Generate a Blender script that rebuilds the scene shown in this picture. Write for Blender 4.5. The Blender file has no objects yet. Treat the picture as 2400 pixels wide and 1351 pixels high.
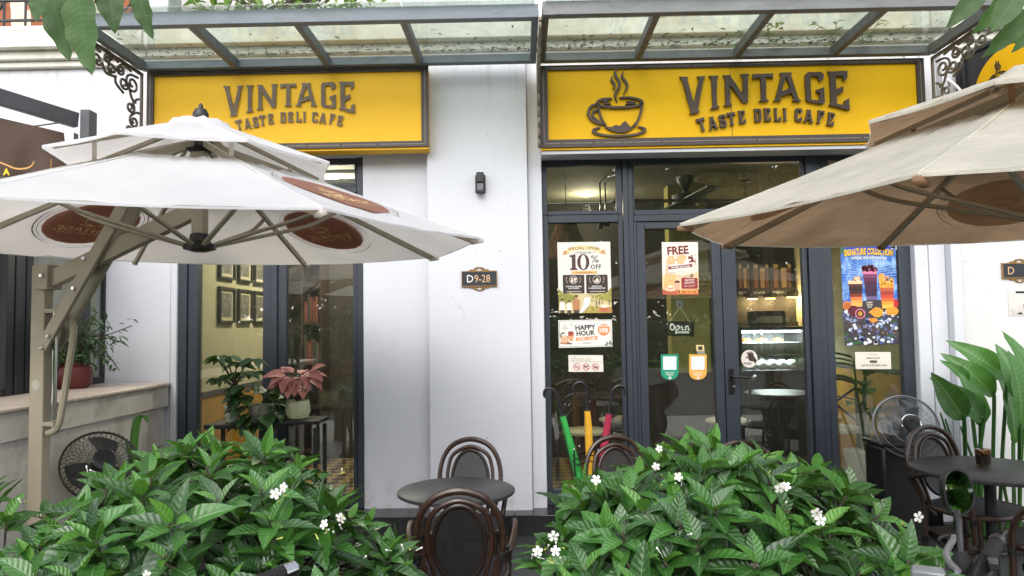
import bpy, math, random
from math import sin, cos, pi, radians as R_
from mathutils import Vector as V, Matrix
from mathutils.geometry import tessellate_polygon
random.seed(7)
S = bpy.context.scene
COL = S.collection

# ------------------------------------------------------------------ camera, sky, sun, exposure
CAM = V((0, 0, 1.57)); FPX = 1670.0; PW, PH = 2400.0, 1351.0
yaw, pit, rol = R_(.76), R_(3.09), R_(.9)
cf = V((-sin(yaw) * cos(pit), cos(yaw) * cos(pit), sin(pit)))
r0 = cf.cross(V((0, 0, 1))).normalized(); u0 = r0.cross(cf)
cr = cos(rol) * r0 - sin(rol) * u0; cu = cos(rol) * u0 + sin(rol) * r0
cam = bpy.data.objects.new('camera', bpy.data.cameras.new('camera')); COL.objects.link(cam)
cam.matrix_world = Matrix(((cr.x, cu.x, -cf.x, CAM.x), (cr.y, cu.y, -cf.y, CAM.y), (cr.z, cu.z, -cf.z, CAM.z), (0, 0, 0, 1)))
cam.data.sensor_width = 36; cam.data.sensor_fit = 'HORIZONTAL'; cam.data.lens = FPX / PW * 36
cam.data.clip_start = .05; cam.data.clip_end = 500
S.camera = cam
def ray(px, py): return cf + cr * ((px - PW / 2) / FPX) - cu * ((py - PH / 2) / FPX)
def PY(px, py, y):
    d = ray(px, py); return CAM + d * (y / d.y)
def PZ(px, py, z):
    d = ray(px, py); return CAM + d * ((z - CAM.z) / d.z)

w = bpy.data.worlds.new('World'); S.world = w; w.use_nodes = True
nt = w.node_tree; bg = nt.nodes['Background']
sky = nt.nodes.new('ShaderNodeTexSky'); sky.sky_type = 'NISHITA'; sky.sun_disc = False
SUN_EL, SUN_AZ = R_(38), R_(190)          # overcast: a big soft sun, behind and above the camera
sky.sun_elevation = SUN_EL; sky.sun_rotation = SUN_AZ; sky.air_density = 1.0; sky.dust_density = 2.2; sky.ozone_density = .6
hs = nt.nodes.new('ShaderNodeHueSaturation'); hs.inputs['Saturation'].default_value = .33
nt.links.new(sky.outputs[0], hs.inputs['Color']); nt.links.new(hs.outputs[0], bg.inputs[0])
bg.inputs[1].default_value = .15
sl = bpy.data.lights.new('sun', 'SUN'); sl.energy = .7; sl.angle = R_(110); sl.color = (1, .985, .975)
sun = bpy.data.objects.new('sun', sl); COL.objects.link(sun)
sd = V((sin(SUN_AZ) * cos(SUN_EL), cos(SUN_AZ) * cos(SUN_EL), sin(SUN_EL)))
sun.rotation_euler = sd.to_track_quat('Z', 'Y').to_euler()
S.view_settings.view_transform = 'Standard'; S.view_settings.look = 'None'
S.view_settings.exposure = 1.4; S.view_settings.gamma = 1; S.view_settings.use_curve_mapping = False
S.render.engine = 'CYCLES'
cy = S.cycles
cy.max_bounces = 8; cy.diffuse_bounces = 4; cy.glossy_bounces = 4; cy.transmission_bounces = 4; cy.transparent_max_bounces = 24
cy.caustics_reflective = False; cy.caustics_refractive = False; cy.use_denoising = True; cy.sample_clamp_indirect = 6

# ------------------------------------------------------------------ materials
def lin(h):
    if not isinstance(h, str): return h
    o = []
    for i in (0, 2, 4):
        c = int(h[i:i + 2], 16) / 255
        o.append(c / 12.92 if c <= .04045 else ((c + .055) / 1.055) ** 2.4)
    return tuple(o)
class G:
    def __init__(s, name):
        s.m = bpy.data.materials.new(name); s.m.use_nodes = True; s.t = s.m.node_tree; s.t.nodes.clear()
    def n(s, typ, ins=None, **at):
        nd = s.t.nodes.new('ShaderNode' + typ)
        for k, v in at.items(): setattr(nd, k, v)
        for k, v in (ins or {}).items():
            sk = nd.inputs[k]
            if isinstance(v, bpy.types.NodeSocket): s.t.links.new(v, sk)
            else:
                if isinstance(v, tuple) and len(v) == 3 and sk.type == 'RGBA': v = v + (1,)
                sk.default_value = v
        return nd
    def ma(s, op, a, b=0.0, c=None):
        d = {0: a, 1: b}
        if c is not None: d[2] = c
        return s.n('Math', d, operation=op).outputs[0]
    def mix(s, f, a, b): return s.n('MixRGB', {0: f, 1: a, 2: b}).outputs[0]
    def ramp(s, f, a, b):
        nd = s.n('MapRange', {0: f, 1: a, 2: b, 3: 0.0, 4: 1.0}); nd.clamp = True
        return nd.outputs[0]
    def noise(s, co, sc, det=3, rough=.55):
        return s.n('TexNoise', {'Vector': co, 'Scale': sc, 'Detail': float(det), 'Roughness': rough}).outputs[0]
    def obj(s, st=None):
        o = s.n('TexCoord').outputs['Object']
        if st: o = s.n('Mapping', {0: o, 3: st}).outputs[0]
        return o
    def out(s, sh): s.n('OutputMaterial', {0: sh}); return s.m
    def bsdf(s, col, rough, **k):
        d = {'Base Color': col, 'Roughness': rough}
        for a, b in k.items(): d[a.replace('_', ' ')] = b
        return s.n('BsdfPrincipled', d).outputs[0]
def sc3(c, k): return tuple(min(1, x * k) for x in c)
def pbr(name, col, rough=.6, metal=0.0, var=.1, scale=7, bump=0.0, bscale=60, spec=.5, st=None, dirt=None, dscale=3, dlo=.55, dhi=.75, coat=0.0):
    g = G(name); col = lin(col); o = g.obj(st)
    n = g.noise(o, scale)
    c = g.mix(g.ramp(n, .3, .7), sc3(col, 1 - var), sc3(col, 1 + var))
    if dirt: c = g.mix(g.ma('MULTIPLY', g.ramp(g.noise(o, dscale, 6, .7), dlo, dhi), .8), c, lin(dirt))
    k = {'Metallic': metal, 'Specular_IOR_Level': spec, 'Coat_Weight': coat}
    rr = g.ma('ADD', g.ma('MULTIPLY', g.noise(o, scale * 3), .2 * rough), rough * .9)
    if bump: k['Normal'] = g.n('Bump', {'Strength': bump, 'Distance': .01, 'Height': g.noise(o, bscale, 4)}).outputs[0]
    return g.out(g.bsdf(c, rr, **k))
def flat(name, col, rough=.5):
    g = G(name); return g.out(g.bsdf(lin(col), rough))
def emit(name, col, st):
    g = G(name); return g.out(g.n('Emission', {0: lin(col), 1: st}).outputs[0])
def glassmat(name, tint=(.93, .96, .94), refl=.05, dirt=0.0, dcol='8a8a70', rough=0.0):
    g = G(name)
    f = g.n('LayerWeight', {0: .5}).outputs['Facing']
    fac = g.ma('ADD', g.ma('MULTIPLY', g.ma('POWER', f, 5.0), 1 - refl), refl)
    sh = g.n('MixShader', {0: fac, 1: g.n('BsdfTransparent', {0: tint}).outputs[0], 2: g.n('BsdfGlossy', {0: (1, 1, 1), 1: rough}).outputs[0]}).outputs[0]
    if dirt:
        o = g.obj()
        n = g.ramp(g.noise(o, 3.5, 7, .72), .35, .8)
        fl = g.ramp(g.noise(o, 60, 3, .6), .62, .7)
        d = g.n('MixShader', {0: .5, 1: g.n('BsdfDiffuse', {0: lin(dcol)}).outputs[0], 2: g.n('BsdfTranslucent', {0: lin(dcol)}).outputs[0]}).outputs[0]
        a = g.ma('MINIMUM', g.ma('ADD', g.ma('ADD', g.ma('MULTIPLY', n, dirt), dirt * .55), g.ma('MULTIPLY', fl, min(.25, dirt * .5))), 1.0)
        sh = g.n('MixShader', {0: a, 1: sh, 2: d}).outputs[0]
    return g.out(sh)
def wallmat(name, col, cracks=True):
    g = G(name); o = g.obj(); col = lin(col)
    c = g.mix(g.ramp(g.noise(o, 1.6, 5), .35, .7), sc3(col, .955), sc3(col, 1.02))
    n = g.noise(o, 130, 2)
    if cracks:
        wv = g.n('MixRGB', {0: .22, 1: o, 2: g.n('TexNoise', {'Vector': o, 'Scale': 3.0, 'Detail': 5.0}).outputs[1]}).outputs[0]
        vo = g.n('TexVoronoi', {'Vector': wv, 'Scale': 2.2}, feature='DISTANCE_TO_EDGE').outputs[0]
        cr_ = g.ma('MULTIPLY', g.ma('SUBTRACT', 1.0, g.ramp(vo, .0015, .005)), g.ramp(g.noise(o, 1.9, 3), .54, .62))
        c = g.mix(g.ma('MULTIPLY', cr_, .2), c, (.25, .24, .22))
        sp = g.ramp(g.noise(o, 34, 2, .5), .745, .78)
        c = g.mix(g.ma('MULTIPLY', sp, .5), c, (.18, .17, .15))
        st = g.noise(g.obj((5, 5, .5)), 1.5, 6, .7)
        c = g.mix(g.ma('MULTIPLY', g.ramp(st, .58, .8), .3), c, lin('a8a28f'))
        zz = g.n('SeparateXYZ', {0: o}).outputs[2]
        low = g.ma('MULTIPLY', g.ma('SUBTRACT', 1.0, g.ramp(zz, .2, .55)), g.ramp(g.noise(o, 7, 6, .7), .48, .66))
        c = g.mix(g.ma('MULTIPLY', low, .55), c, lin('9c8f78'))
        edge = g.ma('MULTIPLY', g.ramp(zz, 3.25, 3.66), g.ramp(g.noise(g.obj((14, 14, .8)), 1.6, 4), .5, .7))
        c = g.mix(g.ma('MULTIPLY', edge, .35), c, lin('8f8c82'))
    return g.out(g.bsdf(c, .75, Normal=g.n('Bump', {'Strength': .12, 'Distance': .004, 'Height': n}).outputs[0]))
def fabric(name, col, trans=.35, stain=None, smix=.5, weave=1.0):
    g = G(name); o = g.obj(); col = lin(col)
    c = g.mix(g.ramp(g.noise(o, 2.5, 5), .3, .7), sc3(col, .95), sc3(col, 1.03))
    if stain:
        c = g.mix(g.ma('MULTIPLY', g.ramp(g.noise(o, 2.2, 8, .75), .42, .68), smix), c, lin(stain))
        c = g.mix(g.ma('MULTIPLY', g.ramp(g.noise(g.obj((3, 40, 12)), 2.5, 4, .7), .52, .7), smix * .7), c, sc3(lin(stain), .7))
    h = g.ma('ADD', g.noise(o, 380, 1), g.ma('MULTIPLY', g.noise(o, 9, 3), 2.2))
    nb = g.n('Bump', {'Strength': .25 * weave, 'Distance': .004, 'Height': h}).outputs[0]
    d = g.n('BsdfDiffuse', {0: c, 2: nb}).outputs[0]; t = g.n('BsdfTranslucent', {0: c, 1: nb}).outputs[0]
    return g.out(g.n('MixShader', {0: trans, 1: d, 2: t}).outputs[0])
def leafmat(name, c0, c1, vein='8fae6a', rough=.32, veins=7.2, tr=.22, bump=.55):
    g = G(name)
    uv = g.n('TexCoord').outputs['UV']; sp = g.n('SeparateXYZ', {0: uv})
    a = g.ma('MULTIPLY', g.ma('ABSOLUTE', g.ma('SUBTRACT', sp.outputs[0], .5)), 2.0)
    x = g.ma('SUBTRACT', g.ma('MULTIPLY', sp.outputs[1], veins), g.ma('MULTIPLY', a, 1.25))
    wv = g.ma('ABSOLUTE', g.ma('SUBTRACT', g.ma('MULTIPLY', g.ma('FRACT', x), 2.0), 1.0))      # 0 mid-lamina, 1 at vein
    rnd = g.ma('FRACT', g.ma('ADD', g.n('ObjectInfo').outputs['Random'], g.n('NewGeometry').outputs['Random Per Island']))
    c = g.mix(rnd, lin(c0), lin(c1))
    c = g.mix(g.ma('MULTIPLY', g.noise(g.obj(), 25, 3), .35), c, sc3(lin(c0), .6))
    v1 = g.ramp(wv, .86, .97); mid = g.ma('SUBTRACT', 1.0, g.ramp(a, .03, .09))
    c = g.mix(g.ma('MULTIPLY', g.ma('MAXIMUM', g.ma('MULTIPLY', v1, .16), mid), .55), c, lin(vein))
    h = g.ma('SUBTRACT', g.ma('POWER', g.ma('SUBTRACT', 1.0, wv), .6), g.ma('MULTIPLY', mid, .8))
    nb = g.n('Bump', {'Strength': bump, 'Distance': .012, 'Height': h}).outputs[0]
    p = g.bsdf(c, g.ma('ADD', rough, g.ma('MULTIPLY', g.noise(g.obj(), 3.0, 3), .18)), Normal=nb, Specular_IOR_Level=.75)
    t = g.n('BsdfTranslucent', {0: g.mix(.5, c, (.2, .4, .03)), 1: nb}).outputs[0]
    return g.out(g.n('MixShader', {0: tr, 1: p, 2: t}).outputs[0])
def meshcloth(name, col, dens, open_, coord='Object', st=None):
    """woven cane or wire cloth: real gaps in a regular weave"""
    g = G(name); o = g.obj(st)
    sp = g.n('SeparateXYZ', {0: o})
    def saw(k, ph):
        v = g.ma('ADD', g.ma('MULTIPLY', sp.outputs[0], dens), g.ma('MULTIPLY', sp.outputs[2], dens * k))
        return g.ma('ABSOLUTE', g.ma('SUBTRACT', g.ma('MULTIPLY', g.ma('FRACT', v), 2.0), 1.0))
    a, b = saw(1.0, 0), saw(-1.0, 0)
    hole = g.ma('GREATER_THAN', g.ma('MINIMUM', a, b), 1 - open_)
    sh = g.bsdf(lin(col), .5, Normal=g.n('Bump', {'Strength': .5, 'Distance': .002, 'Height': g.ma('MAXIMUM', a, b)}).outputs[0])
    return g.out(g.n('MixShader', {0: hole, 1: sh, 2: g.n('BsdfTransparent').outputs[0]}).outputs[0])

M = {}
M['wall'] = wallmat('white_plaster', 'cfd1d7')
M['wall2'] = wallmat('grey_white_plaster', 'd3d3d1')
M['lowwall'] = pbr('weathered_white_plaster', 'd6d1ca', .8, var=.08, dirt='6f695c', dscale=2.6, dlo=.5, dhi=.8, bump=.2)
M['marble'] = pbr('marble_cap', 'cdbfb2', .45, var=.1, scale=5, dirt='93806f', dscale=4, st=(1, 4, 1))
M['cornice'] = pbr('stained_cornice', 'e4e2da', .8, var=.05, dirt='b0a88e', dscale=2.2, dlo=.48, dhi=.8)
M['granite'] = pbr('black_granite', '16181a', .18, var=.3, scale=60, spec=.6)
M['tile'] = pbr('dark_floor_tile', '2f3233', .42, var=.15, scale=9, bump=.15, bscale=40, dirt='4a4a48', dscale=5)
M['grout'] = pbr('grout', '3b3b39', .9)
M['frame'] = pbr('slate_aluminium', '373c44', .42, var=.08, scale=14, spec=.4)
M['frame2'] = pbr('charcoal_aluminium', '24272b', .45)
M['glass'] = glassmat('window_glass', (.92, .95, .92), .085, .022, 'b4b4aa')
M['cglass'] = glassmat('dirty_canopy_glass', (.87, .92, .88), .035, .2, '87877a')
M['steelL'] = pbr('blue_grey_painted_steel', '69727a', .5, var=.12, scale=4, dirt='4d5152', dscale=5, st=(1, 4, 4))
M['steelR'] = pbr('taupe_painted_steel', '717374', .55, var=.14, scale=4, dirt='403f3c', dscale=5, st=(1, 4, 4))
M['iron'] = pbr('rusty_wrought_iron', '55504d', .6, var=.2, scale=20, dirt='7a4c38', dscale=14, bump=.2)
M['ironR'] = pbr('pale_rusty_wrought_iron', '7d776a', .6, var=.2, scale=20, dirt='8a5f46', dscale=14, bump=.2)
M['yellowL'] = pbr('yellow_sign_panel', 'f4bd30', .55, spec=.25, var=.03, scale=3, dirt='b08a3a', dscale=2.5, dlo=.66, dhi=1.1)
M['yellowR'] = pbr('deep_yellow_sign_panel', 'efb90a', .55, spec=.25, var=.04, scale=3)
M['brownB'] = pbr('brown_sign_border', '463a34', .5, var=.1)
M['brownL'] = pbr('brown_letter', '473830', .5, var=.06); M['brownLL'] = pbr('faded_brown_letter', '6b594c', .5, var=.06)
M['dot'] = flat('white_dot', 'e4e2da')
M['white'] = flat('white_print', 'e8e6e0'); M['black'] = pbr('black_plastic', '121213', .4, var=.1)
M['satin'] = pbr('satin_black_metal', '1d1e20', .35, var=.1)
M['pole'] = pbr('champagne_aluminium', 'a29a86', .42, var=.05, spec=.4)
M['hub'] = pbr('black_nylon', '17191a', .4)
M['chrome'] = pbr('chrome', 'd0d0d0', .12, 1.0, var=.03)
M['fabW'] = fabric('white_canvas', 'ededef', .55, weave=.6)
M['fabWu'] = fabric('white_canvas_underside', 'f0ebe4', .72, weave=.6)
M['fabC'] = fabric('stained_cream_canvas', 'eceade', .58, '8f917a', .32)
M['fabCu'] = fabric('stained_shaded_canvas_underside', 'c2a58c', .68, '806a54', .4)  # brown holds the stains and also the shade under the cloth
M['logoB'] = fabric('brown_print', 'b48c7c', .6); M['logoG'] = fabric('gold_print', 'ffdfa4', .35); M['logoF'] = fabric('faint_print', 'c4ae98', .72)
M['rattan'] = pbr('brown_lacquered_rattan', '35231a', .36, var=.35, scale=9, st=(3, 3, 3), spec=.5, coat=.2)
M['rattanD'] = pbr('dark_rattan', '2a1e18', .35, var=.3, scale=9)
M['bind'] = pbr('black_binding', '141312', .5, bump=.5, bscale=200)
M['cane'] = meshcloth('woven_mesh', '211f1e', 190, .31)
M['seatw'] = pbr('woven_seat', '33313a', .6, var=.2, scale=60, bump=.6, bscale=220)
M['ttop'] = pbr('black_laminate', '303133', .45, var=.06, scale=5)
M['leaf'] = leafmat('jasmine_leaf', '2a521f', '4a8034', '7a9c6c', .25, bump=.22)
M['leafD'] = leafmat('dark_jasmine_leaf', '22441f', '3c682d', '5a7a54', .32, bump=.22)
M['leafY'] = leafmat('young_jasmine_leaf', '447c2a', '639a38', '92b86c', .35, tr=.3, bump=.3); M['leafO'] = leafmat('old_yellow_leaf', '8a7a2a', 'a8932e', 'b8a860', .5, tr=.25, bump=.2)
M['leafM'] = leafmat('mango_leaf', '2c4a20', '41662c', '48683a', .55, 16, .28, .06)
M['leafB'] = leafmat('broad_leaf', '2f5f22', '4a8430', '7aa45a', .38, 18, .25, .12)
M['leafS'] = leafmat('small_dark_leaf', '2a4a26', '48703a', '6a8a50', .4, 6, .15, .2)
M['leafP'] = leafmat('pink_leaf', 'b4605e', 'd68e88', 'e0b0a4', .45, 6, .25, .3)
M['leafX'] = leafmat('balcony_leaf', '5c8a28', '93b848', 'b8cf78', .45, 6, .35, .2)
M['bark'] = pbr('grey_brown_bark', '4a4236', .85, var=.3, scale=20, bump=.5)
M['petal'] = flat('white_petal', 'e2e0da', .5); M['budg'] = flat('bud_green', 'b5bf5a', .5)
M['soil'] = pbr('soil', '2a221b', .95, bump=.6)
M['asphalt'] = pbr('asphalt', '484949', .9, var=.15, bump=.3)
M['paving'] = pbr('concrete_paving', 'a9a79f', .85, var=.1, bump=.2)
M['lawn'] = pbr('lawn', '6f9a30', .9, var=.25, scale=3, bump=.5)

# ------------------------------------------------------------------ mesh builder
class MB:
    def __init__(s): s.v = []; s.f = []; s.mi = []; s.uv = []; s.k = 0
    def add(s, vs, fs, uv=None):
        b = len(s.v); s.v += [tuple(p) for p in vs]; s.f += [tuple(i + b for i in f) for f in fs]; s.mi += [s.k] * len(fs)
        if uv: s.uv += uv
        return s
    def box(s, x0, x1, y0, y1, z0, z1):
        return s.add([(x, y, z) for z in (z0, z1) for y in (y0, y1) for x in (x0, x1)],
                     [(0, 2, 3, 1), (4, 5, 7, 6), (0, 1, 5, 4), (2, 6, 7, 3), (0, 4, 6, 2), (1, 3, 7, 5)])
    def beam(s, p, q, w_, h_, up=(0, 0, 1)):
        p, q = V(p), V(q); d = (q - p).normalized(); sd_ = d.cross(V(up))
        sd_ = sd_.normalized() if sd_.length > 1e-5 else V((1, 0, 0)); u = sd_.cross(d)
        a, b = sd_ * w_ / 2, u * h_ / 2
        return s.add([p - a - b, p + a - b, p + a + b, p - a + b, q - a - b, q + a - b, q + a + b, q - a + b],
                     [(0, 1, 2, 3), (4, 7, 6, 5), (0, 4, 5, 1), (1, 5, 6, 2), (2, 6, 7, 3), (3, 7, 4, 0)])
    def tube(s, pts, r, n=8, closed=False, flatk=1.0, up=None):
        pts = [V(p) for p in pts]; m = len(pts); vs = []
        rr = r if isinstance(r, (list, tuple)) else [r] * m
        nr = None
        for i, p in enumerate(pts):
            a = pts[(i - 1) % m] if (i or closed) else pts[0]; b = pts[(i + 1) % m] if (i < m - 1 or closed) else pts[-1]
            d = (b - a).normalized()
            if nr is None:
                ref = V(up) if up else (V((0, 0, 1)) if abs(d.z) < .9 else V((0, 1, 0)))
                nr = ref - d * ref.dot(d)
            else: nr = nr - d * nr.dot(d)
            nr.normalize(); bi = d.cross(nr)
            vs += [p + (nr * cos(t) * flatk + bi * sin(t)) * rr[i] for t in [2 * pi * j / n for j in range(n)]]
        fs = []
        for i in range(m if closed else m - 1):
            for j in range(n):
                k = ((i + 1) % m) * n
                fs.append((i * n + j, i * n + (j + 1) % n, k + (j + 1) % n, k + j))
        if not closed: fs += [tuple(range(n))[::-1], tuple((m - 1) * n + j for j in range(n))]
        return s.add(vs, fs)
    def lathe(s, prof, n=20, c=(0, 0, 0), ax=None):
        c = V(c); q = V((0, 0, 1)).rotation_difference(V(ax).normalized()) if ax is not None else None
        vs = []
        for r, z in prof:
            for j in range(n):
                p = V((r * cos(2 * pi * j / n), r * sin(2 * pi * j / n), z))
                if q: p = q @ p
                vs.append(c + p)
        fs = [(i * n + j, i * n + (j + 1) % n, (i + 1) * n + (j + 1) % n, (i + 1) * n + j) for i in range(len(prof) - 1) for j in range(n)]
        fs += [tuple(range(n))[::-1], tuple((len(prof) - 1) * n + j for j in range(n))]
        return s.add(vs, fs)
    def prism(s, loops, fn, d0, d1):
        """2D polygon with holes; fn(x, y, d) -> 3D; front cap at d1, back cap at d0"""
        fl = [p for l in loops for p in l]
        tri = tessellate_polygon([[V((x, y, 0)) for x, y in l] for l in loops])
        n = len(fl)
        s.add([fn(x, y, d1) for x, y in fl], [tuple(t) for t in tri])
        if abs(d1 - d0) > 1e-9:
            s.add([fn(x, y, d0) for x, y in fl], [tuple(t)[::-1] for t in tri])
            for l in loops:
                m = len(l)
                s.add([fn(x, y, d1) for x, y in l] + [fn(x, y, d0) for x, y in l], [(i, (i + 1) % m, m + (i + 1) % m, m + i) for i in range(m)])
        return s
    def grid(s, fn, nu, nv, uv=False):
        vs = [fn(i / nu, j / nv) for j in range(nv + 1) for i in range(nu + 1)]
        fs = [(j * (nu + 1) + i, j * (nu + 1) + i + 1, (j + 1) * (nu + 1) + i + 1, (j + 1) * (nu + 1) + i) for j in range(nv) for i in range(nu)]
        return s.add(vs, fs)
    def mesh(s, name, mats, ang=38):
        me = bpy.data.meshes.new(name); me.from_pydata(s.v, [], s.f)
        for m in (mats if isinstance(mats, (list, tuple)) else [mats]): me.materials.append(m)
        if isinstance(mats, (list, tuple)): me.polygons.foreach_set('material_index', s.mi)
        me.polygons.foreach_set('use_smooth', [True] * len(s.f))
        if s.uv:
            l = me.uv_layers.new(name='UVMap'); l.data.foreach_set('uv', [c for lp in me.loops for c in s.uv[lp.vertex_index]])
        me.update()
        me.set_sharp_from_angle(angle=R_(ang))
        return me
    def build(s, name, mats, parent=None, bevel=0, ang=38, fix=True):
        off = V((0, 0, 0)); p = parent
        while p is not None: off += p.location; p = p.parent
        if off.length: s.v = [(x - off.x, y - off.y, z - off.z) for x, y, z in s.v]
        me = s.mesh(name, mats, ang)
        if fix:
            import bmesh
            b = bmesh.new(); b.from_mesh(me); bmesh.ops.recalc_face_normals(b, faces=b.faces); b.to_mesh(me); b.free()
            me.set_sharp_from_angle(angle=R_(ang))
        o = bpy.data.objects.new(name, me); COL.objects.link(o)
        if parent: o.parent = parent
        if bevel:
            md = o.modifiers.new('bevel', 'BEVEL'); md.width = bevel; md.segments = 2; md.limit_method = 'ANGLE'
        return o
def tag(o, label=None, cat=None, group=None, kind=None):
    if label: o['label'] = label
    if cat: o['category'] = cat
    if group: o['group'] = group
    if kind: o['kind'] = kind
    return o
def thing(name, label, cat, loc=(0, 0, 0), group=None):
    o = bpy.data.objects.new(name, None); COL.objects.link(o); o.location = loc; o.empty_display_size = .1
    return tag(o, label, cat, group)
def put(me, name, parent, mw):
    o = bpy.data.objects.new(name, me); COL.objects.link(o); o.parent = parent; o.matrix_local = mw
    return o
def copy_tree(o, parent=None):
    c = o.copy(); COL.objects.link(c)
    if parent: c.parent = parent; c.matrix_parent_inverse = o.matrix_parent_inverse.copy()
    for ch in o.children: copy_tree(ch, c)
    return c
def frame(o, x, n):
    """orthonormal 4x4 from origin, x direction and normal (z)"""
    z = V(n).normalized(); x = V(x); x = (x - z * x.dot(z)).normalized(); y = z.cross(x)
    return Matrix(((x.x, y.x, z.x, o[0]), (x.y, y.y, z.y, o[1]), (x.z, y.z, z.z, o[2]), (0, 0, 0, 1)))
def arc(cx, cy_, rx, ry, a0, a1, n):
    return [(cx + rx * cos(R_(a0 + (a1 - a0) * i / n)), cy_ + ry * sin(R_(a0 + (a1 - a0) * i / n))) for i in range(n + 1)]
def smooth(pts, k=6, closed=False):
    """Catmull-Rom through points (2D or 3D)"""
    P = [V(tuple(p) + (0,) * (3 - len(p))) for p in pts]; n = len(P); out = []
    for i in range(n if closed else n - 1):
        g = lambda j: P[j % n] if closed else P[max(0, min(n - 1, j))]
        a, b, c, d = g(i - 1), g(i), g(i + 1), g(i + 2)
        for q in range(k):
            t = q / k
            out.append(.5 * ((2 * b) + (c - a) * t + (2 * a - 5 * b + 4 * c - d) * t * t + (3 * b - a - 3 * c + d) * t ** 3))
    if not closed: out.append(P[-1])
    return out
def ribbon(pts, wid, k=5):
    """2D stroke with varying width -> polygon"""
    P = smooth(pts, k); n = len(P)
    def ww(i):
        if not isinstance(wid, (list, tuple)): return wid / 2
        t = i / (n - 1) * (len(wid) - 1); j = min(int(t), len(wid) - 2); return (wid[j] + (wid[j + 1] - wid[j]) * (t - j)) / 2
    L, Rr = [], []
    for i, p in enumerate(P):
        d = (P[min(i + 1, n - 1)] - P[max(i - 1, 0)]); d = V((d.x, d.y)).normalized(); nn = V((-d.y, d.x)) * ww(i)
        L.append((p.x + nn.x, p.y + nn.y)); Rr.append((p.x - nn.x, p.y - nn.y))
    return L + Rr[::-1]
_tc = {}
def text2d(txt, bold=0.0):
    """built-in font outline as flat triangles; x centred on 0, cap height 1, baseline 0"""
    k = (txt, bold)
    if k in _tc: return _tc[k]
    cu_ = bpy.data.curves.new('t', 'FONT'); cu_.body = txt; cu_.size = 1; cu_.resolution_u = 2; cu_.offset = bold; cu_.fill_mode = 'FRONT'
    o = bpy.data.objects.new('t', cu_); COL.objects.link(o)
    me = bpy.data.meshes.new_from_object(o.evaluated_get(bpy.context.evaluated_depsgraph_get()))
    vs = [(v.co.x, v.co.y) for v in me.vertices]; fs = [tuple(p.vertices) for p in me.polygons]
    bpy.data.objects.remove(o); bpy.data.curves.remove(cu_); bpy.data.meshes.remove(me)
    if vs:
        xs = [a for a, b in vs]; mx = (min(xs) + max(xs)) / 2; h = .70
        vs = [((a - mx) / h, b / h) for a, b in vs]
    _tc[k] = (vs, fs); return _tc[k]
def rrect(x0, y0, x1, y1, r, n=4):
    p = []
    for cx, cy_, a in ((x1 - r, y1 - r, 0), (x0 + r, y1 - r, 90), (x0 + r, y0 + r, 180), (x1 - r, y0 + r, 270)): p += arc(cx, cy_, r, r, a, a + 90, n)
    return p
class Flat:
    """flat printed artwork on a sheet; coordinates in any 2D unit mapped through fn(x, y, d)"""
    def __init__(s, fn, step=.0006): s.fn = fn; s.st = step; s.mats = []; s.mb = MB(); s.rot = 0
    def mat(s, m):
        m = M[m] if isinstance(m, str) else m
        if m not in s.mats: s.mats.append(m)
        s.mb.k = s.mats.index(m)
    def poly(s, pts, m, l=1, holes=()):
        s.mat(m); s.mb.prism([pts] + list(holes), s.fn, s.st * l, s.st * l)
    def rect(s, x0, y0, x1, y1, m, l=1, r=0): s.poly(rrect(x0, y0, x1, y1, r) if r else [(x0, y0), (x1, y0), (x1, y1), (x0, y1)], m, l)
    def circ(s, x, y, r, m, l=1, ry=None, n=18): s.poly(arc(x, y, r, ry or r, 0, 360, n)[:-1], m, l)
    def ring(s, x, y, r, t, m, l=1): s.poly(arc(x, y, r, r, 0, 360, 20)[:-1], m, l, [arc(x, y, r - t, r - t, 0, 360, 20)[:-1]])
    def line(s, pts, w_, m, l=1): s.poly(ribbon(pts, w_), m, l)
    def text(s, t, x, y, h, m, l=2, bold=.0, wid=None, curve=0, dn=1, rot=0, sx=1):
        """cap height h, centre x, baseline y; dn=1 if y grows downwards; wid forces the width"""
        vs, fs = text2d(t, bold)
        if not vs: return
        s.mat(m); ww = max(abs(a) for a, b in vs) * 2; kx = (wid / ww) if wid else h * sx
        ca, sa = cos(R_(rot)), sin(R_(rot)); o = []
        for a, b in vs:
            X, Y = a * kx, b * h - curve * (a / ww * 2) ** 2
            X, Y = X * ca - Y * sa, X * sa + Y * ca
            o.append(s.fn(x + X, y - Y * dn, s.st * l))
        s.mb.add(o, fs)
    def build(s, name, parent): return s.mb.build(name, s.mats, parent, fix=False)
def bil(A, B, C, D, nrm, w_=1, h_=1):
    """A top-left, B top-right, C bottom-right, D bottom-left; x right 0..w, y down 0..h"""
    nrm = V(nrm)
    return lambda x, y, d=0: (A * (1 - x / w_) * (1 - y / h_) + B * (x / w_) * (1 - y / h_) + C * (x / w_) * (y / h_) + D * (1 - x / w_) * (y / h_)) + nrm * d

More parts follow.
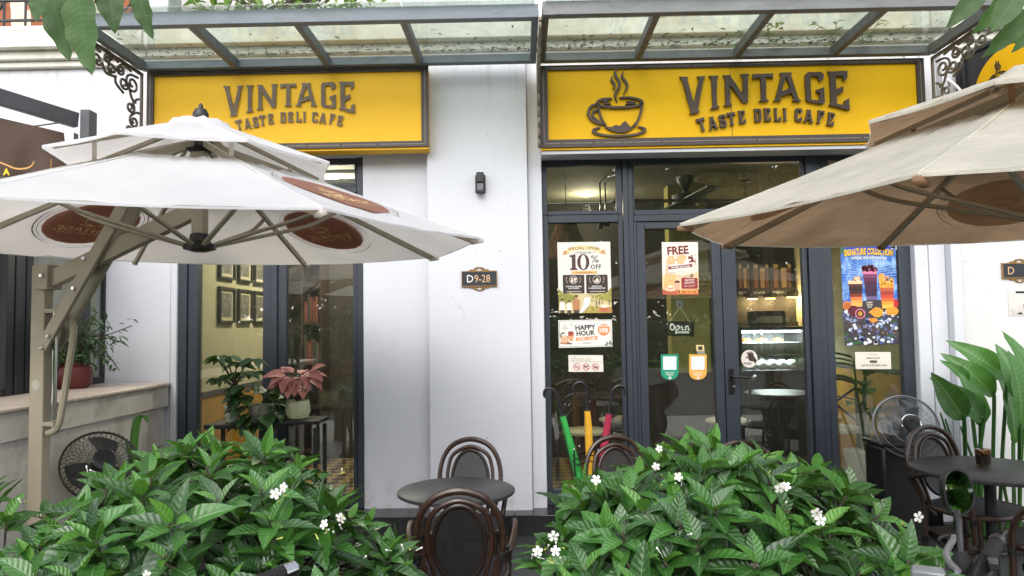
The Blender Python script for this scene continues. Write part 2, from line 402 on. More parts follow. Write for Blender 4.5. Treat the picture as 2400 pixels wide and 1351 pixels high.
# ------------------------------------------------------------------ the setting
TZ = .05                                   # terrace level
FZ = .18                                   # floor level inside
YP, YW, YF, YG = 5.40, 5.50, 5.53, 5.56    # pier face, wall face, frame face, glass
def X_(px, py=640, y=YW): return PY(px, py, y).x
def Z_(px, py, y=YW): return PY(px, py, y).z
o = MB().box(-40, 40, -60, 40, -.35, -.14).build('ground', M['soil']); tag(o, kind='structure')
o = MB().box(-40, 40, -13, -1.2, -.14, -.1).build('road', M['asphalt']); tag(o, kind='structure')
o = MB().box(-40, 40, -1.2, 1.35, -.14, 0).build('pavement', M['paving']); tag(o, kind='structure')
o = MB().box(-40, 40, -40, -13, -.14, .05).build('lawn', M['lawn']); tag(o, kind='structure')
o = MB().box(-40, 40, -13.2, -12.98, -.14, .07).build('kerb', M['paving']); tag(o, kind='structure')
tf = MB().box(-6, 8, 1.35, 5.7, -.14, TZ - .006).build('terrace_floor', M['grout']); tag(tf, kind='structure')
mb = MB().box(0, .596, 0, .596, -.02, 0); tme = mb.mesh('floor_tile', M['tile'])
for i in range(13):
    for j in range(7):
        t = bpy.data.objects.new('floor_tile', tme); COL.objects.link(t); t.parent = tf
        t.location = (-3.3 + i * .6, 1.36 + j * .6 - .3 * 0, TZ + random.uniform(-.0012, .0012))
pb = MB().box(-1.75, -.3, 1.75, 2.75, TZ, TZ + .03).box(.0, 1.5, 1.75, 2.7, TZ, TZ + .03).box(-2.2, -1.8, 1.9, 2.6, TZ, TZ + .03).build('planting_bed', M['soil']); tag(pb, kind='structure')

# ------------------------------------------------------------------ the cafe building
xl0, xl1 = X_(417), X_(851); xr0, xr1 = X_(1273), X_(2141)
xp0, xp1 = PY(1003, 640, YP).x, PY(1240, 640, YP).x
ztl = Z_(850, 368); ztr = Z_(1400, 370)
ZC = 3.665
caf = thing('cafe_building', 'white plastered cafe front with dark glazed doors under two yellow signs', 'building', (0, 5.5, 0))
def wall(x0, x1, y0, z0, z1, name='wall', m='wall', y1=5.72): return MB().box(x0, x1, y0, y1, z0, z1).build(name, M[m], caf, bevel=.006)
wall(-7, xl0 - .055, YW, TZ, ZC); wall(xl0 - .05, xl0, YW - .012, TZ, ZC, 'wall_trim')
wall(xl0, xl1, YW + .002, ztl, ZC); wall(xl1, xp0 - .002, YW, FZ, ZC)
wall(xp0, xp1, YP, FZ, ZC, 'pier')
wall(xp1 + .002, xr0, YP + .06, FZ, ZC, 'wall_trim'); wall(xr0, xr1, YW + .002, ztr, ZC)
wall(xr1, xr1 + .10, YW - .03, TZ, ZC, 'wall_trim'); wall(xr1 + .11, xr1 + .235, YW - .02, TZ, ZC, 'wall')
wall(xr1 + .238, xr1 + .315, YW - .09, TZ, ZC, 'wall_trim'); wall(xr1 + .318, 6.2, YW - .02, TZ, ZC, 'wall', 'wall2')
# granite plinth step
x = xl1 - .05; k = 0
while x < xr1:
    x2 = min(x + .6, xr1)
    MB().box(x + .0015, x2 - .0015, 5.25 + random.uniform(0, .0015), YW + .03, TZ - .02, .20).build('granite_step', M['granite'], caf, bevel=.004)
    x = x2
MB().box(xl0, xl1 - .052, YW - .02, YW + .05, TZ - .02, .2).build('granite_step', M['granite'], caf)
# mouldings and fascia that run under the balcony
for (z0, z1, y) in ((3.667, 3.715, 5.455), (3.717, 3.785, 5.415), (3.787, 3.92, 5.35)):
    for x0, x1 in ((-7, -2.9), (-2.897, .18), (.183, 3.15), (3.153, 7)):
        MB().box(x0, x1, y, 5.9, z0, z1).build('cornice', M['cornice'], caf, bevel=.008)
MB().box(-7, 7, 5.352, 7.6, 3.922, 3.955).build('balcony_floor', M['cornice'], caf)
MB().box(-1.05, 7, 6.3, 6.5, 3.957, 7.0).build('upper_wall', M['wall'], caf)
MB().box(-7, -1.053, 6.6, 6.8, 3.957, 7.0).build('upper_wall', M['wall2'], caf)
MB().box(-2.95, -2.72, 5.4, 5.62, 3.957, 5.2).build('balcony_post', M['wall'], caf, bevel=.01)
MB().box(-7, 7, 6.2, 9, 7.0, 7.2).build('roof', M['cornice'], caf)
# window frames: bars are parts, each glazed leaf a part with its pane
def bar(par, x0, x1, z0, z1, y=YF, d=.06, m='frame', name='frame_bar'):
    return MB().box(x0, x1, y, y + d, z0, z1).build(name, M[m], par, bevel=.004)
def pane(par, x0, x1, z0, z1, y=YG): return MB().box(x0, x1, y, y + .006, z0, z1).build('pane', M['glass'], par)
def part(name, par):
    o = bpy.data.objects.new(name, None); COL.objects.link(o); o.parent = par; return o
def glazed(name, x0, x1, z0, z1, l, r, b, t, y=YF, split=0):
    """one window or leaf: four bars and a pane"""
    p = part(name, caf)
    bar(p, x0, x0 + l, z0, z1, y); bar(p, x1 - r, x1, z0, z1, y)
    bar(p, x0 + l + .0005, x1 - r - .0005, z0, z0 + b, y + .002); bar(p, x0 + l + .0005, x1 - r - .0005, z1 - t, z1, y + .002)
    pane(p, x0 + l - .005, x1 - r + .005, z0 + b - .005, z1 - t + .005, y + .03)
    return p
zl_tr = Z_(800, 437)
bar(caf, xl0 + .001, xl0 + .065, .2, ztl - .001, YF - .02, .09)
bar(caf, xl1 - .05, xl1 - .001, .2, ztl - .001, YF - .02, .09)
xm0, xm1 = X_(632), X_(648)
bar(caf, xm0, xm1, .2, ztl - .001, YF - .02, .09)
bar(caf, xl0 + .066, xm0 - .001, zl_tr - .05, zl_tr, YF - .015, .08); bar(caf, xm1 + .001, xl1 - .051, zl_tr - .05, zl_tr, YF - .015, .08)
glazed('window', xl0 + .067, xm0 - .001, .2, zl_tr - .052, X_(460) - xl0 - .067, xm0 - X_(613), .1, .05)
glazed('window', xm1 + .001, xl1 - .052, .2, zl_tr - .052, X_(668) - xm1, xl1 - .052 - X_(825), .1, .05)
glazed('window', xl0 + .067, xm0 - .001, zl_tr + .001, ztl - .002, .05, .05, .03, .05)
glazed('window', xm1 + .001, xl1 - .052, zl_tr + .001, ztl - .002, .03, .02, .03, .05)
# shopfront on the right
zt1 = Z_(1380, 502); zt2 = Z_(1700, 500); zd = Z_(1500, 519)
a0, a1 = xr0 + .001, X_(1464); b0, b1 = X_(1465), X_(1477); c0 = X_(1489); c1 = X_(1898); d0, d1 = X_(1899), X_(1920); e0 = X_(1921); e1 = xr1 - .001
glazed('window', a0, a1, zt1 + .001, ztr - .001, X_(1286) - a0, a1 - X_(1450), .03, .05)
glazed('window', a0, a1, .2, zt1 - .001, X_(1287) - a0, a1 - X_(1454), .12, .06)
bar(caf, b0, b1, .2, ztr - .001, YF - .02, .09); bar(caf, b1 + .001, c0 - .001, .2, ztr - .001, YF - .008, .08)
glazed('window', c0, c1, zt2 + .001, ztr - .001, .015, .02, .04, .05)
bar(caf, c0, c1, zd + .001, zt2 - .001, YF - .012, .08); 
xd1, xd2 = X_(1693), X_(1695)
bar(caf, c0, c0 + .02, .2, zd - .001, YF - .01, .08)
dl = glazed('door', c0 + .022, xd1, .2, zd - .002, X_(1515) - c0 - .022, xd1 - X_(1673), .10, .055); dr = glazed('door', xd2, c1 - .005, .2, zd - .002, X_(1728) - xd2, c1 - .005 - X_(1886), .10, .055)
bar(caf, d0, d1, .2, ztr - .001, YF - .02, .09); bar(caf, d1 + .001, e0 + .05, .2, ztr - .001, YF - .006, .08)
zt3 = Z_(2000, 495)
glazed('window', e0 + .052, e1, .2, zt3, X_(1955) - e0 - .052, e1 - X_(2113), .1, .05); glazed('window', e0 + .052, e1, zt3 + .001, ztr - .001, .06, .08, .03, .05)
# door handles
hp = MB().box(X_(1716, 880) - .02, X_(1716, 880) + .02, YF - .008, YF, Z_(1722, 925), Z_(1722, 865))
hp.tube([(X_(1716, 880), YF - .005, Z_(1722, 882)), (X_(1716, 880), YF - .055, Z_(1722, 882)), (X_(1722, 880), YF - .065, Z_(1722, 883)), (X_(1757, 885), YF - .06, Z_(1757, 886))], .009, 8)
hp.build('handle', M['black'], dr, bevel=.002)
MB().lathe([(.010, 0), (.010, .012), (.006, .016)], 12, (X_(1722, 907), YF - .008, Z_(1722, 907)), (0, -1, 0)).build('lock', M['chrome'], dr)
# blind slats hung inside the left fanlight
for py in (404, 426): MB().box(X_(690, py, 5.7), X_(848, py, 5.7), 5.66, 5.70, Z_(800, py + 4, 5.7), Z_(800, py - 4, 5.7)).build('blind_slat', M['white'], caf)

# interior shell
IX0, IX1, IY1, CE = -2.58, 3.12, 8.15, 2.98
M['beige'] = pbr('beige_interior_wall', 'aaa482', .85, var=.05); M['mustard'] = pbr('mustard_wainscot', 'a87c18', .6, var=.08)
M['olivecol'] = pbr('olive_yellow_column', '9c9350', .8, var=.05); M['darkwall'] = pbr('dark_brown_wall', '2b2620', .8); M['ceil'] = pbr('olive_grey_ceiling', '7d7a66', .9, var=.04)
M['trim'] = pbr('dark_trim', '2a2826', .6); M['wood'] = pbr('dark_wood', '33241a', .45, var=.25, scale=6, st=(1, 1, 8))
g = G('patterned_floor'); oo = g.obj(); ck = g.n('TexChecker', {0: g.n('Mapping', {0: oo, 2: (0, 0, .785)}).outputs[0], 3: 9.0, 1: lin('8f7a4c'), 2: lin('372c23')}).outputs[0]
M['ifloor'] = g.out(g.bsdf(ck, .4))
def ip(x0, x1, y0, y1, z0, z1, name, m, bv=0): return MB().box(x0, x1, y0, y1, z0, z1).build(name, M[m], caf, bevel=bv)
ip(IX0, IX1, 5.72, IY1, .10, FZ, 'interior_floor', 'ifloor'); ip(IX0, IX1, 5.73, IY1, CE, 3.1, 'ceiling', 'ceil')
ip(IX0 - .1, IX0, 5.72, IY1, FZ + .9, CE - .001, 'interior_wall', 'beige'); ip(IX0 - .1, IX0 + .004, 5.72, IY1, FZ, FZ + .86, 'wainscot', 'mustard'); ip(IX0 - .1, IX0 + .015, 5.72, IY1, FZ + .861, FZ + .899, 'dado_rail', 'trim')
ip(IX1, IX1 + .1, 5.72, IY1, FZ + .98, CE - .001, 'interior_wall', 'beige'); ip(IX1 - .004, IX1 + .1, 5.72, IY1, FZ, FZ + .94, 'wainscot', 'mustard'); ip(IX1 - .015, IX1 + .1, 5.72, IY1, FZ + .941, FZ + .979, 'dado_rail', 'trim')
ip(IX0, IX1, IY1, IY1 + .1, FZ, CE - .001, 'interior_wall', 'darkwall')
ip(X_(1572, 700, 7.2), X_(1662, 700, 7.2), 7.2, 7.4, FZ + .9, CE - .001, 'column', 'olivecol'); ip(X_(1572, 700, 7.2), X_(1662, 700, 7.2), 7.2, 7.4, FZ, FZ + .898, 'column', 'wood')
ip(IX0 + .02, .05, 7.75, 7.85, FZ, CE - .001, 'partition', 'darkwall')

# ------------------------------------------------------------------ balcony over the door
br = thing('balcony_railing', 'dark iron balcony railing with curled bars, top left corner', 'railing', (-4, 5.42, 3.9))
for z in (4.03, 4.19, 4.95): MB().tube([(-6, 5.42, z), (-2.96, 5.42, z)], .013, 6).build('rail', M['frame2'], br)
for i in range(18):
    x = -5.9 + i * .17
    MB().tube([(x, 5.42, 3.955), (x, 5.42, 4.95)], .009, 6).build('baluster', M['frame2'], br)
for i in range(9):
    x = -5.81 + i * .34
    MB().tube([(x + a, 5.42, z) for a, z in [(-.07, 4.65), (-.07, 4.25)] + arc(0, 4.19, .07, .09, 180, 360, 10) + [(.07, 4.65)]], .010, 6).build('scroll', M['frame2'], br)
M['orange'] = pbr('orange_brown_panel', '9c5a36', .7); M['cream'] = flat('cream_print', 'e6d9c2', .7); M['pinkp'] = flat('pink_print', 'd67a7a', .7)
dp = thing('decorated_panel', 'orange brown panel printed with pale stripes and pink hearts behind the railing', 'panel', (-4.2, 5.75, 3.9))
MB().box(-6, -2.96, 5.75, 5.78, 3.957, 5.2).build('board', M['orange'], dp)
F = Flat(lambda x, y, d=0: V((x, 5.75 - .002 - d, y)))
for i in range(9):
    x = -5.95 + i * .34; F.poly(ribbon([(x + .1, 3.9), (x + .12, 4.2), (x + .06, 4.6), (x + .1, 5.1)], [.13, .17, .12, .15]), 'cream', 1)
    for q in range(6):
        hx, hz, r = x + random.uniform(.02, .2), 3.95 + q * .16 + random.uniform(-.03, .03), random.uniform(.018, .035)
        F.poly([(hx, hz - r * 1.3), (hx + r, hz - .1 * r), (hx + r * .9, hz + r * .7), (hx + r * .4, hz + r), (hx, hz + r * .5), (hx - r * .4, hz + r), (hx - r * .9, hz + r * .7), (hx - r, hz - .1 * r)], 'pinkp', 2)
F.build('print', dp)
def leafmesh(name, m, L=1.0, W=.36, fold=.16, bend=.18, nu=4, nv=10, tip=.75, wav=.012):
    mb = MB(); vs, uv = [], []
    for j in range(nv + 1):
        t = j / nv; wd = W / 2 * (max(0, sin(pi * t ** tip)) ** .85) * (1.0 - .12 * t) + .004
        for i in range(nu + 1):
            s_ = i / nu * 2 - 1
            z = fold * abs(s_) * wd * 2 - bend * t * t + wav * sin(t * 21 + s_ * 2) * abs(s_)
            vs.append((s_ * wd, t * L, z * L)); uv.append((s_ * .5 + .5, t))
    fs = [(j * (nu + 1) + i, j * (nu + 1) + i + 1, (j + 1) * (nu + 1) + i + 1, (j + 1) * (nu + 1) + i) for j in range(nv) for i in range(nu)]
    mb.add(vs, fs, uv); return mb.mesh(name, m, 80)
def scatter_leaves(mb, spots, L, W, bend=.2):
    """many simple leaves in one mesh: (position, direction)"""
    for p, d in spots:
        l = L * random.uniform(.7, 1.25); m = frame(p, V(d).cross(V((random.gauss(0, .4), random.gauss(0, .4), 1))), V(d).cross(V(d).cross(V((random.gauss(0, .4), random.gauss(0, .4), 1)))) * -1)
        y = V(d).normalized(); n = V((m[0][2], m[1][2], m[2][2])); x = y.cross(n)
        vs, uv = [], []
        for t, wd in ((0, .06), (.3, .9), (.6, .85), (1, .04)):
            for s_ in (-1, 0, 1):
                vs.append(V(p) + y * (t * l) + x * (s_ * wd * W / 2 * l) + n * ((abs(s_) * .12 * wd - bend * t * t) * l)); uv.append((s_ * .5 + .5, t))
        mb.add(vs, [(r * 3 + c, r * 3 + c + 1, r * 3 + c + 4, r * 3 + c + 3) for r in range(3) for c in range(2)], uv)
bp = thing('balcony_planter', 'trough of light green leafy plants along the balcony edge above the canopy', 'planter', (-1.6, 5.6, 3.95))
MB().box(-2.65, -1.15, 5.5, 5.8, 3.957, 4.05).build('trough', M['frame2'], bp)
mb = MB(); sp = []
for i in range(420):
    p = V((random.uniform(-2.66, -1.1), random.uniform(5.42, 5.85), random.uniform(4.02, 4.5)))
    sp.append((p, V((random.gauss(0, .7), random.gauss(-.35, .6), random.gauss(.25, .6)))))
scatter_leaves(mb, sp, .11, .38); f_ = mb.build('foliage', M['leafX'], bp, fix=False); tag(f_, kind='stuff')
mb = MB()
for i in range(26): mb.tube([(random.uniform(-2.6, -1.2), 5.65, 3.98), (random.uniform(-2.6, -1.2), 5.5, 4.3)], .006, 5)
mb.build('stem', M['bark'], bp)

# ------------------------------------------------------------------ glass canopies
CZ0, CZ1 = 3.525, 3.605
def canopy(name, label, x0, x1, rafts, m, y0, y1):
    t = thing(name, label, 'canopy', ((x0 + x1) / 2, y1, CZ0), 'glass canopies over the shop signs')
    MB().box(x0, x1, y0, y0 + .06, CZ0, CZ1 + .01).build('front_beam', M[m], t, bevel=.004)
    MB().box(x0, x1, y1 - .06, y1, CZ0 + .016, CZ1 - .002).build('rear_beam', M[m], t, bevel=.004)
    for x in rafts: MB().box(x - .022, x + .022, y0 + .062, y1 - .062, CZ0 + .005, CZ1 - .005).build('rafter', M[m], t, bevel=.003)
    n = len(rafts) - 1
    for a, b in zip(rafts[:-1], rafts[1:]):
        MB().box(a + .004, b - .004, y0 - .05, y1 + .03, CZ1 + .012, CZ1 + .022).build('glass_panel', M['cglass'], t)
    # dead leaves and dirt lying on the glass
    mb = MB()
    for i in range(int((190 if m == 'steelR' else 120) * (x1 - x0))):
        yy = y1 - .05 - min(.7, random.expovariate(11)) ; p = V((random.uniform(x0, x1), yy, CZ1 + .026)); a = random.uniform(0, 6.3); l = random.uniform(.008, .035)
        d = V((cos(a), sin(a), 0)) * l; nn = V((-sin(a), cos(a), 0)) * l * random.uniform(.12, .35)
        mb.add([p - d, p + nn + V((0, 0, .004)), p + d, p - nn], [(0, 1, 2, 3)])
    tag(mb.build('leaf_litter', M['bark'], t, fix=False), kind='stuff')
    return t
yr = 5.27
XL = [PY(px, 150, yr).x for px in (345, 560, 773, 986)] + [PY(1256, 140, yr).x]

yf_ = 4.42
cl = canopy('glass_canopy', 'dirty glass canopy with blue grey steel rafters over the left sign', XL[0] - .022, XL[-1], XL[:-1] + [XL[-1] - .022], 'steelL', yf_, yr)
XR = [PY(px, 140, yr).x for px in (1270, 1492, 1720, 1945, 2172)]
cr_t = canopy('glass_canopy', 'dirty glass canopy with taupe steel rafters over the right sign', XR[0] - .02, XR[-1] + .022, XR, 'steelR', yf_ - .03, yr)
# scrolled iron brackets under the canopy ends
def spiral(cx, cz, r, a0, turns, sgn, n=20): return [(cx + r * (1 - .72 * i / n) * cos(a0 + sgn * turns * 2 * pi * i / n), cz + r * (1 - .72 * i / n) * sin(a0 + sgn * turns * 2 * pi * i / n)) for i in range(n + 1)]
def bracket(x, m, canopy_):
    """hangs under the end rafter and along the sign's side; plane x = const; s runs from wall outwards, z down from the rafter"""
    b = part('bracket', canopy_)
    MB().box(x - .008, x + .008, yf_ + .0, yr - .0, CZ0 - .018, CZ0 + .003).build('bracket_bar', M[m], b)
    MB().box(x - .008, x + .008, yr - .02, yr - .0, CZ0 - .62, CZ0 - .02).build('bracket_bar', M[m], b)
    def sc(pts, r=.0095): MB().tube([(x, yr - .02 - s_ * 1.38, CZ0 - .02 - z * 1.05) for s_, z in pts], r, 6, flatk=1.0, up=(1, 0, 0)).build('scroll', M[m], b)
    sp2 = lambda *a: [(p[0], p[1]) for p in smooth(a, 6)]
    def curl(cx, cz, r, a0, sg, lead): sc([(p.x, p.y) for p in smooth(lead + [(cx + r * cos(a0), cz + r * sin(a0))], 5)][:-1] + spiral(cx, cz, r, a0, 1.35, sg))
    curl(.085, .10, .062, -.6, 1, [(.03, .03), (.10, .04)])
    curl(.165, .13, .045, 3.6, -1, [(.05, .22), (.09, .2)])
    curl(.20, .05, .038, .3, 1, [(.10, .015), (.18, .005)])
    curl(.275, .085, .045, 2.4, -1, [(.17, .20), (.24, .16)])
    curl(.315, .035, .034, 3.4, 1, [(.22, .01), (.27, .0)])
    curl(.40, .075, .04, 3.0, -1, [(.28, .13), (.33, .13)])
    curl(.49, .03, .03, 2.2, -1, [(.38, .02), (.44, .0)])
    curl(.58, .028, .024, 3.8, 1, [(.44, .06), (.52, .06)])
    curl(.10, .27, .042, 4.2, -1, [(.02, .18), (.05, .2)])
    curl(.065, .36, .045, -1.0, 1, [(.01, .28), (.05, .29)])
    curl(.11, .43, .034, 3.8, -1, [(.02, .46), (.06, .48)])
    curl(.06, .50, .036, -1.2, 1, [(.01, .43), (.04, .44)])
    curl(.05, .57, .026, -.4, 1, [(.01, .52), (.06, .54)])
bracket(XL[0] - .035, 'iron', cl); bracket(XR[0] - .035, 'ironR', cr_t); bracket(XR[-1] + .035, 'ironR', cr_t)
# vines lying on the glass of the right canopy
vn = thing('trailing_vine', 'thin yellow green vine lying across the right glass canopy', 'vine', (1.9, 5, CZ1 + .03))
for q in range(7):
    x = PY(1700 + q * 55, 80, 5).x; P = smooth([(x, 5.32, CZ1 + .05), (x + random.uniform(-.2, .2), 5.1, CZ1 + .03), (x + random.uniform(-.3, .3), 4.85, CZ1 + .03)], 5)
    MB().tube(P, .003, 4).build('stem', M['leafX'], vn); mb = MB()
    scatter_leaves(mb, [(random.choice(P), V((random.gauss(0, 1), random.gauss(0, 1), .1))) for _ in range(9)], .06, .3); tag(mb.build('foliage', M['leafX'], vn, fix=False), kind='stuff')

# ------------------------------------------------------------------ signs
GL = {  # big letters of the sign, traced in their own drawing units (x right, y down)
 'V': [[(155,155),(270,158),(250,190),(325,475),(395,192),(370,157),(480,150),(450,190),(370,555),(390,583),(265,605),(285,570),(185,187)]],
 'I': [[(515,152),(640,150),(610,190),(606,500),(640,528),(520,555),(550,512),(547,190)]],
 'N': [[(685,148),(775,147),(925,388),(930,178),(905,142),(1012,140),(990,180),(985,475),(925,485),(768,258),(765,475),(790,508),(685,520),(710,482),(712,182)]],
 'T': [[(1052,143),(1300,138),(1300,200),(1262,180),(1210,182),(1206,440),(1240,465),(1118,472),(1148,440),(1145,184),(1100,184),(1055,208)]],
 'A': [[(1380,135),(1532,133),(1516,165),(1600,440),(1632,478),(1520,472),(1545,448),(1518,375),(1380,415),(1370,440),(1392,466),(1285,466),(1320,440),(1400,167)], [(1458,180),(1398,355),(1505,312)]],
 'G': [[(1690,165),(1720,133),(1885,130),(1915,160),(1912,215),(1850,245),(1850,182),(1768,176),(1752,190),(1752,448),(1766,462),(1855,470),(1860,387),(1820,370),(1818,345),(1915,310),(1918,490),(1895,515),(1720,487),(1690,462)]],
 'E': [[(1962,128),(2205,126),(2203,205),(2150,250),(2150,185),(2060,180),(2058,345),(2145,310),(2145,370),(2060,410),(2062,515),(2155,535),(2155,482),(2212,450),(2215,595),(1962,528),(1992,500),(1990,165)]]}
GS = {  # small slab letters, 0..1 high, y up
 'T': [[(0,1),(.72,1),(.72,.7),(.6,.8),(.46,.82),(.46,.12),(.56,0),(.16,0),(.26,.12),(.26,.82),(.12,.8),(0,.7)]],
 'A': [[(.2,1),(.58,1),(.52,.9),(.72,.1),(.84,0),(.44,0),(.54,.1),(.5,.26),(.2,.2),(.17,.1),(.28,0),(-.06,0),(.06,.1),(.26,.9)],[(.38,.76),(.46,.42),(.26,.36)]],
 'S': [[(.56,.95),(.6,.7),(.42,.62),(.42,.83),(.2,.83),(.2,.64),(.58,.5),(.6,.06),(.52,0),(.06,0),(0,.08),(0,.32),(.2,.4),(.2,.16),(.4,.16),(.4,.36),(.03,.5),(0,.58),(0,.92),(.08,1),(.5,1)]],
 'E': [[(-.04,1),(.56,1),(.56,.72),(.42,.62),(.42,.84),(.22,.84),(.22,.57),(.44,.66),(.44,.48),(.22,.38),(.22,.14),(.42,.14),(.42,.26),(.58,.36),(.58,0),(-.04,0),(.04,.1),(.04,.9)]],
 'D': [[(-.04,1),(.52,1),(.6,.92),(.6,.08),(.52,0),(-.04,0),(.04,.1),(.04,.9)],[(.22,.84),(.42,.84),(.42,.15),(.22,.15)]],
 'L': [[(-.04,1),(.3,1),(.22,.9),(.22,.14),(.42,.14),(.42,.26),(.58,.36),(.58,0),(-.04,0),(.04,.1),(.04,.9)]],
 'I': [[(-.04,1),(.3,1),(.22,.9),(.22,.1),(.3,0),(-.04,0),(.04,.1),(.04,.9)]],
 'C': [[(.08,1),(.52,1),(.6,.92),(.6,.72),(.42,.62),(.42,.84),(.2,.84),(.2,.16),(.42,.16),(.42,.28),(.6,.36),(.6,.08),(.52,0),(.08,0),(0,.08),(0,.92)]],
 'F': [[(-.04,1),(.56,1),(.56,.72),(.42,.62),(.42,.84),(.22,.84),(.22,.57),(.44,.66),(.44,.48),(.22,.38),(.22,.1),(.32,0),(-.04,0),(.04,.1),(.04,.9)]]}
SM = [('T',410,728,14),('A',545,712,10),('S',668,690,7),('T',775,668,6),('E',905,648,4),('D',1095,630,1),('E',1215,626,1),('L',1340,628,0),('I',1428,630,0),('C',1592,636,-3),('A',1715,655,-6),('F',1862,668,-8),('E',1985,694,-11)]
def rough(l, a=3.0, step=34):
    """chipped outline like the worn letters"""
    o = []
    for i, p in enumerate(l):
        q = l[(i + 1) % len(l)]; n = max(1, int(math.hypot(q[0] - p[0], q[1] - p[1]) / step))
        o.append(p)
        for k in range(1, n): o.append((p[0] + (q[0] - p[0]) * k / n + random.uniform(-a, a), p[1] + (q[1] - p[1]) * k / n + random.uniform(-a, a)))
    return o
def small_loops(ch, cx, cyy, rot, h=150, w_=140):
    ca, sa = cos(R_(rot)), sin(R_(rot)); wd = {'T': .72, 'A': .78, 'I': .26}.get(ch, .58)
    return [[(cx + ((x - wd / 2) * w_ * ca - (y - .5) * h * sa), cyy - ((x - wd / 2) * w_ * sa + (y - .5) * h * ca)) for x, y in l] for l in GS[ch]]
def loops_logo(rg=True):
    out = [[rough(l) if rg else l for l in GL[c]] for c in 'VINTAGE']
    return out + [[rough(l, 1.5) if rg else l for l in small_loops(*s_)] for s_ in SM]
CUP = [  # the steaming cup, as strokes in drawing units (x right, y down)
 ribbon([(928,925),(860,930),(800,950),(795,975),(840,995),(920,1005),(1000,1008),(1090,1003),(1170,990),(1208,968),(1205,950),(1160,928),(1080,915),(998,918)], [14,24,22,20,22,22,22,22,20,26,24,20,18,14]),
 ribbon([(895,948),(855,955),(870,970),(920,976)], [10,16,14,8]), ribbon([(1065,950),(1125,958),(1140,968),(1055,978)], [8,16,16,8]),
 ribbon([(803,985),(812,1050),(835,1120),(870,1175)], [22,20,20,26]), ribbon([(1205,970),(1198,1040),(1172,1120),(1130,1185)], [24,20,20,24]),
 [(850,1165),(880,1188),(920,1192),(945,1178),(968,1170),(985,1180),(1008,1176),(1035,1145),(1052,1133),(1075,1165),(1100,1188),(1150,1160),(1110,1210),(1060,1236),(990,1242),(920,1226),(870,1198)],
 ribbon([(795,975),(735,1000),(708,1060),(735,1115),(785,1145),(840,1162)], [16,26,24,22,24,20]), ribbon([(806,1028),(765,1040),(748,1075),(775,1115),(815,1135)], [14,22,20,18,12]),
 ribbon([(820,1192),(765,1210),(760,1238),(850,1264),(1000,1273),(1150,1258),(1232,1225),(1222,1202),(1172,1185)], [8,22,24,20,18,20,26,22,8]),
 ribbon([(932,715),(924,750),(952,795),(936,840)], [3,20,20,3]), ribbon([(975,655),(956,695),(1000,790),(958,890),(978,960)], [3,22,26,24,3]), ribbon([(1036,672),(1022,720),(1070,800),(1033,884)], [3,20,24,3])]
def rectloop(x0, x1, z0, z1): return [(x0, z0), (x1, z0), (x1, z1), (x0, z1)]
def sign(name, label, YS, corners, inner, yel, let_map, cup_map, depth, seam=None):
    (ax, az), (bx, bz) = corners; (ix, iz), (jx, jz) = inner
    t = thing(name, label, 'sign', ((ax + bx) / 2, YS + .1, az), 'yellow cafe signs')
    MB().box(ax + .01, bx - .01, YS + .004, YS + .14, az - .004, bz - .01).build('panel', M[yel], t)
    fn = lambda x, z, d: V((x, YS - d, z))
    MB().prism([rectloop(ax, bx, az + .012, bz), rectloop(ix, jx, iz, jz)[::-1]], fn, -.003, .012).build('border', M['brownB'], t, bevel=.002)
    mb = MB(); m_ = lambda x, z: mb.add([(x + .003 * cos(a), YS - .0125, z + .003 * sin(a)) for a in [k * pi / 3 for k in range(6)]], [tuple(range(6))])
    zt, zb, xl, xr = (bz + jz) / 2, (az + .012 + iz) / 2, (ax + ix) / 2, (bx + jx) / 2
    for i in range(int((xr - xl) / .0186) + 1):
        for z in (zt, zb):
            if random.random() > .05: m_(xl + i * .0186, z)
    for i in range(int((zt - zb) / .0186)):
        for x in (xl, xr): m_(x, zb + i * .0186)
    tag(mb.build('border_dots', M['dot'], t, fix=False), kind='stuff')
    for lp in loops_logo():
        MB().prism([[let_map(*p) for p in l] for l in lp], fn, .0045, depth).build('letter', M['brownL' if cup_map else 'brownLL'], t, ang=20)
    if cup_map:
        for st in CUP: MB().prism([[cup_map(*p) for p in st]], fn, -.002, .02).build('cup_emblem_stroke', M['brownL'], t, ang=25)
    if seam: MB().box(seam - .0015, seam + .0015, YS + .0018, YS + .004, iz, jz).build('panel_seam', M['brownB'], t)
    return t
YS = 5.28
def pc(px, py): p = PY(px, py, YS); return (p.x, p.z)
lo, li = (pc(344, 347 + 12), pc(1004, 157)), (pc(360, 341), pc(987, 172))
A0, A1 = pc(523.2, 203.2), pc(832, 192); B1 = pc(832, 269)
k_ = (A1[0] - A0[0]) / (2215 - 155); zt_ = (A0[1] + A1[1]) / 2; kz = (zt_ - B1[1]) / (595 - 130)
ctl = thing
sign('shop_sign', 'left yellow sign reading VINTAGE TASTE DELI CAFE without a cup', YS, ((lo[0][0], Z_(990, 348, YS)), (lo[1][0], Z_(700, 159, YS))), ((li[0][0], Z_(990, 331, YS)), (li[1][0], Z_(700, 173, YS))), 'yellowL',
     lambda x, y: (A0[0] + (x - 155) * k_, zt_ - (y - 140) * kz), None, .010)
ro = (pc(1266, 348), pc(2163, 140)); A0r, A1r, B1r = pc(1590.5, 180), pc(1985, 171), pc(1985, 263)
k2 = (A1r[0] - A0r[0]) / (2215 - 155); zt2_ = (A0r[1] + A1r[1]) / 2; kz2 = (zt2_ - B1r[1]) / (595 - 130)
kc = 1 / 3.973; 
